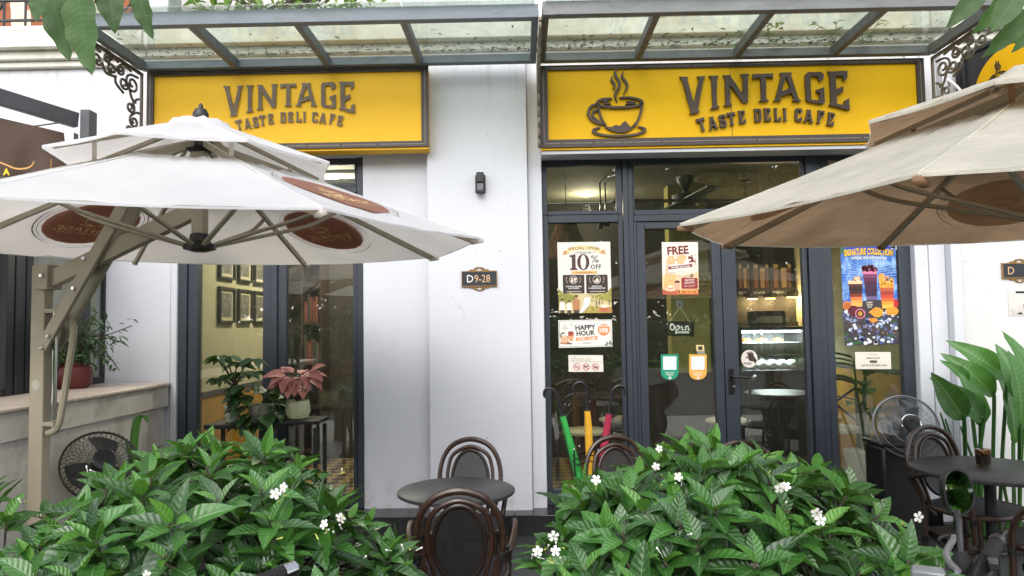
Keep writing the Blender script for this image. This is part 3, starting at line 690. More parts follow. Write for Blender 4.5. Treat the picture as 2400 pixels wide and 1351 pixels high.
sign('shop_sign', 'right yellow sign with a steaming cup emblem beside VINTAGE TASTE DELI CAFE', YS, ((ro[0][0], Z_(1700, 343, YS)), (ro[1][0], Z_(1700, 147, YS))), ((pc(1284, 250)[0], Z_(1700, 321, YS)), (pc(2150, 250)[0], Z_(1700, 158, YS))), 'yellowR',
     lambda x, y: (A0r[0] + (x - 155) * k2, zt2_ - (y - 140) * kz2), lambda x, y: pc(1200 + x * kc, y * kc), .024, seam=pc(1714, 240)[0])
MB().box(ro[0][0] + .01, ro[1][0] - .01, YS + .02, YW - .002, Z_(1700, 353, YS), Z_(1700, 345, YS)).build('soffit_strip', M['wall'], caf)
# round projecting sign on a dark board, top right
rs = thing('projecting_sign', 'dark projecting board with a round yellow cup emblem, top right', 'sign', (3.3, 5.3, 3.2))
P0 = PY(2262, 128, 5.3); P1 = PY(2420, 40, 4.75); hh = 1.0
fnb = lambda u, z, d=0: V((P0.x + (P1.x - P0.x) * u, P0.y + (P1.y - P0.y) * u, z)) + V((-(P1.y - P0.y), (P1.x - P0.x), 0)).normalized() * -d
zt_b = PY(2262, 134, 5.3).z
MB().prism([[(0, zt_b - .75), (1.25, zt_b - .75), (1.25, zt_b), (0, zt_b)]], fnb, -.05, .0).build('board', M['frame2'], rs, bevel=.004)
MB().prism([[(-.03, zt_b - .78), (1.28, zt_b - .78), (1.28, zt_b + .025), (-.03, zt_b + .025)], [(.0, zt_b - .75), (0, zt_b), (1.25, zt_b), (1.25, zt_b - .75)]], fnb, -.06, .015).build('rim', M['frame2'], rs)
lw = (P1 - P0).length; zc_ = zt_b - .36
MB().prism([[(.66 + .30 * cos(a) / lw, zc_ + .30 * sin(a)) for a in [k * pi / 24 for k in range(48)]]], fnb, .001, .012).build('disc', M['yellowR'], rs)
for st in CUP: MB().prism([[(.50 + (x - 970) * .00028 / lw, zc_ + .12 - (y - 960) * .00034) for x, y in st]], fnb, .0125, .02).build('cup_emblem_stroke', M['brownB'], rs)
MB().box(PY(2240, 180, 5.47).x, PY(2264, 180, 5.47).x, 5.3, 5.475, PY(2250, 260, 5.47).z, PY(2250, 150, 5.47).z).build('wall_plate', M['black'], rs, bevel=.004)
MB().tube(smooth([PY(2205, 190, 5.44), PY(2225, 190, 5.40), PY(2248, 210, 5.28), PY(2262, 240, 5.26)], 6), .011, 8).build('cable', M['white'], rs)

# ------------------------------------------------------------------ wall lamp, number plaques, notice
wl = thing('wall_lamp', 'black box wall lamp on the white pier above the number plaque', 'lamp', (PY(1126, 430, YP).x, YP, PY(1126, 430, YP).z))
q = lambda px, py, y=YP: PY(px, py, y)
MB().box(q(1114, 430).x, q(1138, 430).x, YP - .012, YP, q(1126, 453).z, q(1126, 411).z).build('back_plate', M['black'], wl, bevel=.003)
MB().box(q(1118, 430).x, q(1135, 430).x, YP - .085, YP - .013, q(1126, 432).z, q(1126, 409).z).build('housing', M['black'], wl, bevel=.004)
M['frost'] = pbr('frosted_lens', '6c6f73', .25, var=.05)
MB().box(q(1118, 430).x + .004, q(1135, 430).x - .004, YP - .07, YP - .013, q(1126, 450).z, q(1126, 433).z).build('lens', M['frost'], wl, bevel=.003)
MB().box(q(1118, 430).x, q(1135, 430).x, YP - .085, YP - .013, q(1126, 454).z, q(1126, 451).z).build('housing', M['black'], wl)
M['brass'] = pbr('antique_brass', 'a8804e', .35, .8, var=.15); M['slate'] = pbr('slate_plaque', '23272c', .45, var=.08)
gold_ = flat('gold_numeral', 'd2ab80', .4)
def plaque(cx, cyy, hw, label, txt, sc=1.0):
    c = q(cx, cyy); t = thing('number_plaque', label, 'plaque', (c.x, YP, c.z), 'house number plaques'); s = .0033 * sc
    yb = YP if cx < 2000 else YW - .02
    fn = lambda x, y, d=0: V((c.x + x * s, yb - d, c.z - y * s))
    MB().prism([rectloop(-hw, hw, -17, 17)], fn, 0, .012).build('plate', M['slate'], t, bevel=.001)
    MB().prism([rectloop(-hw - 1, hw + 1, -18, 18), rectloop(-hw + .6, hw - .6, -16, 16)[::-1]], fn, 0, .0155).build('border', M['brass'], t)
    for sg in (1, -1):
        for st in ([(-26, 17.5), (-16, 18), (-10, 24), (0, 26.5), (10, 24), (16, 18), (26, 17.5)], [(-2, 18), (-9, 19), (-9, 24), (-4, 23)], [(2, 18), (9, 19), (9, 24), (4, 23)], [(-22, 18), (-20, 21), (-15, 20)], [(22, 18), (20, 21), (15, 20)]):
            MB().prism([ribbon([(x, y * sg) for x, y in st], 2.2, 4)], fn, .002, .009).build('crest', M['brass'], t)
    F = Flat(fn, .0001); F.text('D', -21, 8.2, 17.5, gold_ if len(txt) < 3 else 'white', 130, .0, sx=.9); F.text(txt[1:], 7, 8.2, 17.5, gold_, 130, .0, wid=36); F.build('numerals', t)
plaque(1123.5, 654, 40, 'dark plaque reading D9-28 on the white pier', 'D9-28')
plaque(2406, 633, 40, 'dark number plaque cut off at the right edge of the view', 'D', 1.0)
# faded stencil notice at the right edge
nt_ = thing('faded_notice', 'worn white notice with broken black lettering near the right edge', 'notice', q(2400, 710, YW - .02))
fn = lambda x, y, d=0: PY(x, y, YW - .021) + V((0, -d, 0))
MB().prism([[(2362, 680), (2440, 676), (2440, 742), (2364, 741)]], fn, 0, .002).build('sheet', M['lowwall'], nt_)
F = Flat(fn); F.rect(2380, 683, 2440, 688, 'black', 4); F.poly([(2398, 714), (2440, 712), (2440, 730), (2400, 728)], 'black', 4); F.poly([(2380, 737), (2392, 732), (2398, 737)], 'black', 4); F.poly([(2402, 737), (2408, 731), (2440, 733), (2440, 738)], 'black', 4); F.build('lettering', nt_)

# ------------------------------------------------------------------ notices and posters on the glass
YB = YF + .0285 - .001      # just in front of the panes
C_ = {}
def cm(h, r=.55):
    if h not in C_: C_[h] = flat('print_' + h, h, r)
    return C_[h]
def poster(name, label, cat, corners, w_, h_, y=YB, base='white', th=.0015, group=None, outline=None):
    A, B, C, D = [PY(*c, y) for c in corners]
    fn = bil(A, B, C, D, (0, -1, 0), w_, h_)
    t = thing(name, label, cat, (A + B + C + D) / 4, group)
    MB().prism([outline or [(0, 0), (w_, 0), (w_, h_), (0, h_)]], fn, 0, th).build('sheet', M[base] if isinstance(base, str) else base, t)
    return t, Flat(lambda x, y, d=0: fn(x, y, th + d), .0004)
# special offer (drawing units: pixels of an enlarged view)
t, F = poster('poster', 'cream SPECIAL OFFER 10% OFF poster, topmost on the left pane', 'poster', [(1306, 568.5), (1430, 567), (1434, 734), (1310, 734.5)], 497, 660, base=cm('dcd8cf'))
for i in range(7):
    for sx in (1, -1):
        a = R_(20 + i * 22); F.line([(248 + sx * (175 + 15 * sin(a)), 165 - 40 * cos(a)), (248 + sx * (175 + 42 * sin(a)), 165 - 75 * cos(a))], 1.6, cm('b5aea2'))
F.poly([(50, 85), (105, 72), (110, 108), (45, 118), (60, 100)], cm('c28a4a'), 2); F.poly([(450, 72), (405, 85), (392, 108), (465, 112), (440, 98)], cm('c28a4a'), 2)
top = arc(248, 460, 430, 430, -112, -68, 10); F.poly([(x, y) for x, y in top] + [(x, y + 44) for x, y in top[::-1]], cm('e8cf9a'), 3)
F.text('SPECIAL OFFER', 248, 68, 27, 'black', 4, .005, wid=300, curve=13)
F.text('Ưu Đãi Đặc Biệt', 248, 107, 17, cm('4a3a34'), 3, .01, wid=140); F.line([(155, 101), (180, 101)], 3, cm('4a3a34'), 3); F.line([(332, 99), (357, 99)], 3, cm('4a3a34'), 3)
# serif numerals
F.poly([(112, 125), (168, 112), (168, 240), (186, 252), (186, 260), (112, 260), (112, 252), (132, 240), (132, 140), (112, 140)], cm('4b2f2a'), 3)
F.poly(arc(240, 187, 58, 75, 0, 360, 24)[:-1], cm('4b2f2a'), 3, [arc(240, 187, 26, 66, 0, 360, 24)[:-1]])
F.text('%', 350, 193, 68, cm('4b2f2a'), 3, .0, wid=72); F.text('OFF', 358, 252, 42, cm('2b2420'), 3, .012, wid=100)
F.poly([(120, 272), (375, 268), (362, 281), (375, 295), (120, 299), (133, 285)], cm('d9a860'), 3); F.text('Exclusively For', 248, 291, 15, cm('6a4a30'), 4, .0, wid=160)
for x0 in (43, 262):
    F.rect(x0, 305, x0 + 203, 478, cm('332523'), 3, 12); F.ring(x0 + 101, 352, 38, 4, cm('d8cdbc'), 4)
    for sx in (-1, 1):
        for k in range(5): F.circ(x0 + 101 + sx * (62 + 6 * sin(k)), 330 + k * 12, 5, cm('c9b999'), 4, 3)
F.circ(130, 340, 9, cm('d8cdbc'), 5); F.rect(120, 350, 142, 376, cm('d8cdbc'), 5); F.rect(146, 333, 172, 355, cm('d8cdbc'), 5); F.circ(158, 366, 9, cm('d8cdbc'), 5)
for k, hh in enumerate((22, 36, 44, 30)): F.rect(340 + k * 12, 378 - hh, 350 + k * 12, 378, cm('d8cdbc'), 5)
F.text('VINSCHOOL TEACHERS', 144, 419, 12, 'white', 4, .02, wid=150); F.text('AND STUDENTS', 144, 436, 12, 'white', 4, .02, wid=100)
F.text('RESIDENTS OF', 363, 419, 12, 'white', 4, .02, wid=96); F.text('VINHOMES GRAND PARK', 363, 436, 12, 'white', 4, .02, wid=160)
F.line([(90, 448), (200, 448)], 1.5, cm('9a8c80'), 4); F.line([(310, 448), (420, 448)], 1.5, cm('9a8c80'), 4)
F.rect(75, 460, 215, 465, cm('c9c0b4'), 4); F.rect(295, 458, 440, 463, cm('c9c0b4'), 4)
F.rect(0, 478, 497, 660, cm('c9b98a'), 1); F.poly([(0, 430), (40, 470), (160, 500), (120, 560), (0, 600)], cm('8a8a3c'), 2); F.poly([(497, 420), (450, 475), (330, 500), (380, 540), (497, 560)], cm('9a9448'), 2)
F.poly([(240, 520), (290, 515), (300, 560), (260, 620), (210, 660), (190, 660), (230, 580)], cm('cfd6d2'), 3); F.poly([(220, 660), (300, 590), (420, 620), (497, 600), (497, 660)], cm('a8964a'), 3)
random.seed(3)
for i in range(120):
    x, y = random.choice([(random.uniform(0, 190), random.uniform(470, 550)), (random.uniform(290, 497), random.uniform(470, 570)), (random.uniform(240, 490), random.uniform(590, 655))]); F.circ(x, y, random.uniform(3, 9), cm(random.choice(['5c6428', '7a7a34', 'b8a850', 'd8c880', '8a7a3a'])), 4, n=7)
for x, s_, col in ((33, .8, 'e8ddd0'), (97, .72, 'e6dccf'), (165, 1.0, 'b07a50')):
    y = 660 - 150 * s_; F.circ(x, y, 15 * s_, cm('b07a58'), 6); F.poly([(x - 15 * s_, y), (x - 13 * s_, y - 17 * s_), (x + 13 * s_, y - 17 * s_), (x + 15 * s_, y - 2)], cm('2a1d18'), 7)
    F.poly([(x - 14 * s_, y + 18 * s_), (x + 14 * s_, y + 18 * s_), (x + 34 * s_, y + 34 * s_), (x + 30 * s_, 640), (x - 30 * s_, 640), (x - 34 * s_, y + 34 * s_)], cm(col), 6); F.rect(x - 26 * s_, 632, x + 26 * s_, 660, cm('4a3a30'), 7)
for x in (350, 380, 470): F.rect(x, 545, x + 9, 600, cm('5a5248'), 5); F.circ(x + 4, 540, 5, cm('5a4a3a'), 5)
F.circ(435, 640, 72, cm('b8764c'), 6, 14); F.poly(arc(430, 595, 52, 52, 0, 180, 12), cm('b06a42'), 7); F.circ(430, 595, 52, cm('e6c9a4'), 8, 17); F.circ(430, 596, 28, cm('f2e4cf'), 9, 9)
F.build('artwork', t)
# happy hour
t, F = poster('poster', 'white landscape HAPPY HOUR poster in the middle of the left pane', 'poster', [(1308.5, 751), (1434, 749.5), (1435.5, 812.5), (1310, 816)], 500, 258, base=cm('e2dfd6'))
F.poly(rrect(8, 8, 492, 250, 10), cm('3a3a38'), 1, [rrect(11, 11, 489, 247, 8)])
F.text('HAPPY', 253, 92, 44, cm('1c1a19'), 2, .035, wid=190, rot=2); F.text('HOUR', 253, 146, 44, cm('1c1a19'), 2, .035, wid=172, rot=2)
F.poly([(155, 166), (368, 155), (360, 172), (366, 188), (155, 198), (164, 182)], cm('e08a58'), 2); F.text('13:00 - 15:00', 262, 188, 21, 'white', 3, .02, wid=160, rot=2); F.text('EVERYDAY', 265, 226, 12, cm('3a3a38'), 2, .01, wid=80); F.line([(180, 224), (210, 224)], 2, cm('8a8a86'), 2); F.line([(320, 219), (352, 218)], 2, cm('8a8a86'), 2)
F.circ(422, 96, 57, cm('e8894e'), 2); F.text('DISCOUNT', 422, 66, 16, 'white', 3, .02, wid=78, curve=5); F.text('10%', 424, 122, 42, 'white', 3, .03, wid=80)
F.text('VINTAGE', 62, 82, 14, cm('6a6a64'), 2, .01, wid=62); F.line([(40, 92), (84, 92)], 2, cm('8a8a86'), 2); F.line([(54, 48), (60, 36), (55, 26)], 2, cm('8a8a86'), 2); F.poly(arc(60, 48, 14, 12, 0, 180, 8), cm('b8b6ae'), 2)
F.circ(58, 212, 48, cm('b07650'), 2, 13); F.poly([(18, 158), (92, 158), (86, 200), (70, 212), (40, 212), (24, 200)], cm('d8a888'), 3); F.circ(55, 158, 37, cm('b0784e'), 4, 13); F.circ(55, 159, 24, cm('ecd2b0'), 5, 8)
F.poly([(86, 118), (142, 115), (134, 195), (98, 198)], cm('a8503c'), 3); F.poly([(90, 150), (138, 148), (134, 195), (98, 198)], cm('d89a6a'), 4); F.circ(114, 115, 26, cm('8a2f30'), 4, 10)
for a, b, c_, d_ in ((20, 140, 35, 105), (12, 165, 10, 120), (30, 130, 60, 112), (455, 245, 440, 205), (470, 240, 475, 195), (460, 235, 490, 215), (480, 245, 497, 225), (450, 248, 425, 232)):
    F.line([(a, b), ((a + c_) / 2 + 4, (b + d_) / 2), (c_, d_)], [2, 13, 2], cm('4a5244'), 5)
for x in (85, 102, 115): F.circ(x, 218 + (x % 7), 8, cm('3a2a20'), 5, 6)
for a in (0, 30, 60): F.line([(128 + a * .1, 60 - a * .3), (112 - a * .2, 46 - a * .4)], 2.5, cm('7a7a74'), 2)
F.build('artwork', t)
# house rules with three prohibition rings
t, F = poster('poster', 'small cream notice with three red prohibition rings under the HAPPY HOUR poster', 'notice', [(1332, 832.5), (1413, 833), (1414.5, 872), (1333, 872)], 320, 156, base=cm('ddd6cc'))
F.text('Vui lòng:', 45, 20, 9, cm('55504a'), 1, 0, wid=50); F.text('- Không hút thuốc bên trong quán', 112, 38, 9, cm('55504a'), 1, 0, wid=190); F.text('- Không mang thú cưng vào quán', 112, 52, 9, cm('55504a'), 1, 0, wid=190); F.text('- Không mang thức ăn, thức uống từ bên ngoài vào', 160, 66, 9, cm('55504a'), 1, 0, wid=290)
for x in (76, 161, 247):
    F.ring(x, 110, 33, 6, cm('b8303a'), 2); F.line([(x - 22, 88), (x + 22, 132)], 6, cm('b8303a'), 3)
F.rect(54, 108, 96, 115, cm('4a4a48'), 1); F.poly([(142, 102), (165, 100), (178, 92), (180, 104), (172, 112), (172, 126), (166, 126), (164, 114), (150, 114), (146, 126), (140, 126)], cm('4a4a48'), 1); F.poly([(232, 104), (250, 100), (248, 124), (236, 124)], cm('4a4a48'), 1); F.circ(260, 112, 9, cm('4a4a48'), 1)
F.build('artwork', t)
# free ship
t, F = poster('poster', 'pink and orange FREE SHIP poster on the left door pane', 'poster', [(1551, 568), (1635.5, 568), (1637.5, 691), (1553, 691)], 330, 478, base=cm('ecdcd0'))
F.poly([(0, 300), (60, 285), (200, 310), (330, 270), (330, 478), (0, 478)], cm('efc79a'), 1)
for k in range(16): F.rect(95 + k * 12, 278 - (k * 37 % 33), 104 + k * 12, 320, cm('e3cdb5'), 1)
for k in range(14): F.line([(6 + k * 2, 470 - k * 22), (30 + k * 3, 440 - k * 22)], [2, 10, 1], cm(('e0a24e', 'c88a3a')[k % 2]), 2); F.line([(326 - k, 440 - k * 22), (300, 425 - k * 20)], [2, 9, 1], cm(('d9b04e', 'a8a04a')[k % 2]), 2)
F.text('FREE', 148, 110, 72, cm('6e1f22'), 3, .035, wid=195, rot=4); F.text('SHIP', 140, 195, 70, cm('eeb07a'), 3, .06, wid=178, rot=4)
F.poly([(48, 224), (282, 198), (270, 212), (284, 224), (50, 250), (60, 236)], cm('7a2224'), 3); F.text('VINHOMES GRAND PARK', 166, 233, 16, 'white', 4, .02, wid=180, rot=5.5)
F.poly([(238, 130), (262, 130), (264, 152), (240, 154)], cm('6e1f22'), 3); F.circ(272, 126, 8, cm('6e1f22'), 3); F.poly([(262, 136), (282, 136), (290, 168), (300, 170), (302, 180), (252, 182), (250, 168), (268, 166)], cm('6e1f22'), 3); F.ring(258, 182, 10, 4, cm('6e1f22'), 4); F.ring(302, 180, 10, 4, cm('6e1f22'), 4); F.circ(306, 120, 8, cm('eeb07a'), 3)
F.poly([(28, 300), (124, 296), (126, 390), (32, 398)], cm('f0b478'), 3); F.ring(62, 290, 16, 3, cm('4a2a22'), 2); F.ring(92, 288, 16, 3, cm('4a2a22'), 2); F.text('VINTAGE', 78, 358, 8, cm('8a4a2a'), 4, .01, wid=36)
F.poly([(108, 372), (160, 370), (152, 430), (122, 432)], cm('e9a890'), 4); F.poly([(108, 372), (118, 352), (152, 350), (160, 370)], cm('3a241e'), 5)
F.rect(0, 432, 330, 478, cm('b85a3c'), 2); F.circ(72, 430, 52, cm('eac0a0'), 4, 20); F.circ(72, 408, 40, cm('d98a5c'), 5, 18); F.circ(72, 405, 31, cm('f4dcba'), 6, 12)
F.poly(rrect(172, 325, 322, 425, 10), cm('8e2f2c'), 4); F.text('GIAO TẬN NƠI', 248, 352, 15, 'white', 5, .02, wid=84, rot=3); F.text('NHANH CHÓNG', 248, 376, 15, 'white', 5, .02, wid=90, rot=3); F.line([(190, 390), (305, 384)], 1.5, cm('d8a090'), 5); F.text('FREE HOME DELIVERY', 248, 406, 9, 'white', 5, 0, wid=100, rot=3)
F.poly(rrect(132, 436, 318, 468, 12), cm('eda24c'), 4); F.circ(150, 452, 11, cm('5a1f1c'), 5); F.text('0833 333 928', 240, 462, 19, cm('6e1f22'), 5, .03, wid=130)
F.build('artwork', t)
# blue drinks poster
M['sea'] = pbr('blue_sky_print', '2f63b8', .5, var=.35, scale=9, dirt='a9cdee', dscale=11, dlo=.45, dhi=.62)
t, F = poster('poster', 'blue SIGNATURE COLLECTION drinks poster with three tall glasses on the right pane', 'poster', [(1969, 572), (2098, 571), (2108, 807.5), (1980, 810)], 512, 940, base='sea')
random.seed(5)
F.poly([(0, 0), (512, 0), (512, 60), (300, 110), (200, 100), (0, 60)], cm('2240b0'), 1)
for i in range(22):
    a = R_(180 + i * 180 / 21); F.line([(262 + 90 * cos(a), 300 + 110 * sin(a)), (262 + 250 * cos(a), 300 + 190 * sin(a))], [1, 3, 1], cm('bfe0f6'), 1)
for i in range(9): F.line([(-2, 20 + i * 8), (50 + i * 5, 8 + i * 13)], [8, 6, 1], cm('3c6a34'), 2)
F.circ(500, 25, 40, cm('cfe0f8'), 1)
F.text('SIGNATURE COLLECTION', 258, 104, 58, cm('4a3010'), 3, .06, wid=462, curve=16); F.text('SIGNATURE COLLECTION', 256, 100, 57, cm('e6b838'), 4, .04, wid=452, curve=16)
F.text('VINTAGE CREATIVE SERIES 2026', 262, 142, 20, cm('efe6c0'), 4, .02, wid=330, curve=5)
F.poly([(0, 560), (150, 545), (260, 520), (400, 530), (512, 540), (512, 940), (0, 940)], cm('3a3336'), 2)
def glass_(x0, x1, x2, x3, y0, y1, bands, l):
    n = len(bands)
    for k, c_ in enumerate(bands):
        a, b = k / n, (k + 1) / n; L = lambda t: x0 + (x2 - x0) * t; Rr = lambda t: x1 + (x3 - x1) * t
        F.poly([(L(a), y0 + (y1 - y0) * a), (Rr(a), y0 + (y1 - y0) * a), (Rr(b), y0 + (y1 - y0) * b), (L(b), y0 + (y1 - y0) * b)], cm(c_), l)
glass_(195, 330, 222, 318, 250, 525, ['d87aa0', '7a3a5c', '5a2444', '45203c', '40203c', '3c1c38', '38203a', '6a5a80'], 4)
glass_(55, 188, 80, 178, 345, 585, ['e6c49a', '4a2420', '2c1614', '3a1814', '7a3018', 'd8743a', 'ec9a48', 'f0ac58'], 5)
glass_(345, 482, 365, 470, 350, 605, ['f0b050', 'ec9440', 'b85a34', '9a3a30', 'c8442e', 'e4682e', 'f09a3a', 'f4b44a'], 5)
for i in range(34): F.circ(random.uniform(195, 332), random.uniform(205, 255), random.uniform(8, 16), cm(random.choice(['5a1a24', '7a2430', '3a1018'])), 6, n=8)
F.circ(140, 325, 40, cm('9a5a34'), 7, 24); F.circ(140, 323, 31, cm('e0bc94'), 8, 17)
for i in range(14): F.circ(random.uniform(68, 178), random.uniform(335, 352), 8, cm(random.choice(['2a1a18', 'e8d8c0'])), 8, 5, n=7)
for i in range(26):
    x, y = random.uniform(355, 470), random.uniform(310, 400); F.poly([(x - 15, y), (x, y - 13), (x + 15, y), (x, y + 13)], cm(random.choice(['f6c050', 'f0a83a', 'e88e30'])), 7)
F.circ(372, 312, 34, cm('ee9a4c'), 6)
for i in range(150):
    x, y = random.uniform(0, 512), random.uniform(620, 935); r = random.uniform(8, 24)
    if 640 < y < 810 or y > 845 or random.random() < .25:
        F.poly([(x + r * cos(a + i), y + r * .8 * sin(a + i)) for a in (0, 1.3, 2.6, 4.1, 5.2)], cm(random.choice(['8c9ac4', 'c9d3ea', '5a6690', '39406a', 'e6ecf6', '4a5a8c'])), 3)
for i in range(70):
    x = random.uniform(0, 512); y = 730 + x * .22 + random.uniform(-30, 45); F.circ(x, y, random.uniform(3, 9), cm(random.choice(['b08a6a', '5a3a2c', '2a1c18'])), 4, 4, n=6)
for x, y, r in ((40, 900, 40), (120, 930, 50), (430, 870, 45), (20, 850, 30), (330, 700, 30), (470, 740, 34)): F.line([(x - r, y), (x, y - r * .3), (x + r, y - r * .1)], [2, r * .7, 2], cm('2f5a30'), 5)
F.circ(38, 575, 42, cm('d8883c'), 6); F.circ(38, 575, 33, cm('b0602c'), 7)
F.circ(95, 625, 52, cm('5a1424'), 6); F.circ(155, 650, 47, cm('d87a94'), 7); F.circ(155, 650, 38, cm('4a2018'), 8); F.circ(155, 650, 22, cm('b8862c'), 9)
for x, y, rx, ry in ((315, 640, 58, 44), (455, 630, 60, 40)):
    F.circ(x, y, rx, cm('e9a434'), 6, ry)
    for k in (-1, 0, 1): F.line([(x + k * 24 - 12, y - ry * .8), (x + k * 24 + 8, y + ry * .8)], 4, cm('b8741c'), 7); F.line([(x - rx * .9, y + k * 18 + 6), (x + rx * .9, y + k * 18 - 8)], 4, cm('b8741c'), 7)
F.poly([(232, 640), (300, 592), (330, 600), (255, 652)], cm('ee9a38'), 7); F.poly([(230, 700), (300, 690), (320, 720), (262, 740)], cm('ec8a30'), 7); F.circ(480, 560, 40, cm('c02a30'), 4)
for k, s_ in enumerate(('MULBERRY', 'ORECHARD', 'MIX TEA')): F.text(s_, 248, 555 + k * 21, 13, cm('e8e0c8'), 6, .02, wid=58 if k < 2 else 38)
F.build('artwork', t)
# pay-at-counter notice
t, F = poster('poster', 'small cream order notice on the right pane below the blue drinks poster', 'notice', [(2003.5, 825.5), (2086.5, 825.5), (2088, 865.5), (2005.5, 865.5)], 330, 160, base=cm('e3dbcd'), th=.006)
F.text('Vui lòng', 165, 28, 12, cm('4a3a30'), 1, .0, wid=70); F.line([(85, 24), (120, 24)], 2, cm('b0a08c'), 1); F.line([(210, 24), (240, 24)], 2, cm('b0a08c'), 1); F.text('ORDER TẠI QUẦY', 165, 64, 14, cm('2a2320'), 1, .03, wid=130); F.rect(130, 78, 200, 102, cm('5c5048'), 1, 8); F.text('QUÉT MÃ QR ĐỂ ORDER TẠI BÀN', 170, 132, 14, cm('2a2320'), 1, .03, wid=240)
F.line([(20, 108), (320, 106)], 1, cm('c4b8a4'), 1); F.build('artwork', t)
# push disc
pd = thing('push_sticker', 'round PUSH sticker with a dark hand on the right door pane', 'sticker', PY(1756, 841, YB))
fn = lambda x, y, d=0: PY(1700 + x / 3.86, 570 + y / 3.86, YB) + V((0, -d, 0))
MB().prism([arc(217, 1047, 74, 80, 0, 360, 32)[:-1]], fn, 0, .001).build('sheet', cm('d9cfc8'), pd)
F = Flat(lambda x, y, d=0: fn(x, y, .001 + d), .0004)
F.poly([(215, 1030), (255, 1020), (285, 1060), (278, 1095), (250, 1070), (222, 1068), (205, 1048)], cm('3a2a24'), 1)
for a in ([(225, 1045), (205, 1030), (183, 1042)], [(222, 1035), (205, 1005), (193, 988)], [(230, 1030), (218, 1000), (212, 982)], [(238, 1028), (233, 998), (232, 980)], [(248, 1028), (247, 1005), (246, 990)]): F.line(a, [15, 13, 9], cm('3a2a24'), 2)
F.text('PUSH', 200, 1098, 17, 'black', 2, .03, wid=70, rot=-2); F.build('artwork', pd)
# review plaques (their codes are left blank)
def revplaque(px0, col, label, t1, t2):
    t = thing('review_plaque', label, 'plaque', PY(px0 + 20, 860, YB), 'rounded review plaques on the door')
    fn = lambda x, y, d=0: PY(px0 + x * .262, 831 + y * .262, YB) + V((0, -d, 0))
    MB().prism([[(0, 0), (157, 0), (157, 160)] + arc(88, 160, 69, 66, 0, 90, 6)[1:] + arc(69, 160, 69, 66, 90, 180, 6)], fn, 0, .004).build('plate', cm(col), t)
    F = Flat(lambda x, y, d=0: fn(x, y, .004 + d), .0004); F.rect(18, 18, 138, 138, cm('d8e0e0'), 1, 8)
    F.text(t1, 78, 168, 13, 'white', 1, .02, wid=78); F.text(t2, 78, 187, 13, 'white', 1, .02, wid=70); F.circ(80, 210, 13, 'white', 1); F.circ(80, 209, 6, cm(col), 2); F.build('artwork', t)
revplaque(1549, '189070', 'green rounded review plaque on the door pane, code panel blank', 'Review us on', 'Tripadvisor')
revplaque(1615, 'e0a848', 'amber rounded review plaque on the door pane, code panel blank', 'Review us on', 'Google Maps')
kp = thing('card_reader_tag', 'small cream square tag with a dark hole above the amber plaque', 'tag', PY(1641, 816, YB))
fn = lambda x, y, d=0: PY(x, y, YB) + V((0, -d, 0))
MB().prism([[(1631, 809), (1649.5, 809), (1651, 823), (1632.5, 823.5)]], fn, 0, .004).build('sheet', cm('d8c48c'), kp); F = Flat(lambda x, y, d=0: fn(x, y, .004 + d)); F.rect(1636, 812, 1646, 821, cm('3a3424'), 1); F.rect(1634, 824, 1652, 830, cm('8a8a88'), 1); F.build('artwork', kp)
# hanging open sign behind the glass
YO = YG + .02
og = thing('open_sign', 'dark slate Open sign hanging on two cords behind the left door pane', 'sign', PY(1593, 770, YO))
fn = lambda x, y, d=0: PY(1500 + x / 3.86, 550 + y / 3.86, YO) + V((0, -d, 0))
M['smoked'] = glassmat('smoked_acrylic', (.42, .43, .42), .05)
MB().prism([[(225, 784), (490, 786), (488, 925), (225, 920)]], fn, 0, .004).build('board', M['smoked'], og)
F = Flat(lambda x, y, d=0: fn(x, y, .004 + d), .0004)
F.poly(arc(291, 838, 24, 32, 0, 360, 16)[:-1], 'white', 1, [arc(291, 838, 12, 22, 0, 360, 16)[:-1]]); F.line([(270, 822), (285, 808), (305, 820), (318, 842)], 7, 'white', 2)
F.line([(328, 825), (326, 862), (326, 900)], 13, 'white', 1); F.poly(arc(342, 843, 19, 23, 0, 360, 14)[:-1], 'white', 1, [arc(342, 843, 8, 13, 0, 360, 14)[:-1]])
F.line([(368, 852), (396, 838), (388, 822), (372, 835), (374, 860), (402, 862)], 9, 'white', 1)
F.line([(412, 826), (412, 868)], 11, 'white', 1); F.line([(413, 842), (428, 826), (436, 840), (436, 862), (452, 858)], 10, 'white', 1); F.rect(335, 876, 442, 894, 'white', 1)
F.text('08:00 - 22:00', 388, 890, 9, 'black', 2, .02, wid=90); F.build('lettering', og)
for a, b in (((357, 657), (270, 788)), ((360, 657), (450, 790))): MB().tube([fn(*a, .002), fn(*b, .002)], .0012, 5).build('cord', M['white'], og)
MB().prism([rectloop(328, 388, 600, 656)], fn, 0, .006).build('sucker_plate', M['frost'], og); MB().prism([arc(357, 630, 12, 12, 0, 360, 12)[:-1]], fn, .006, .012).build('sucker', M['chrome'], og)

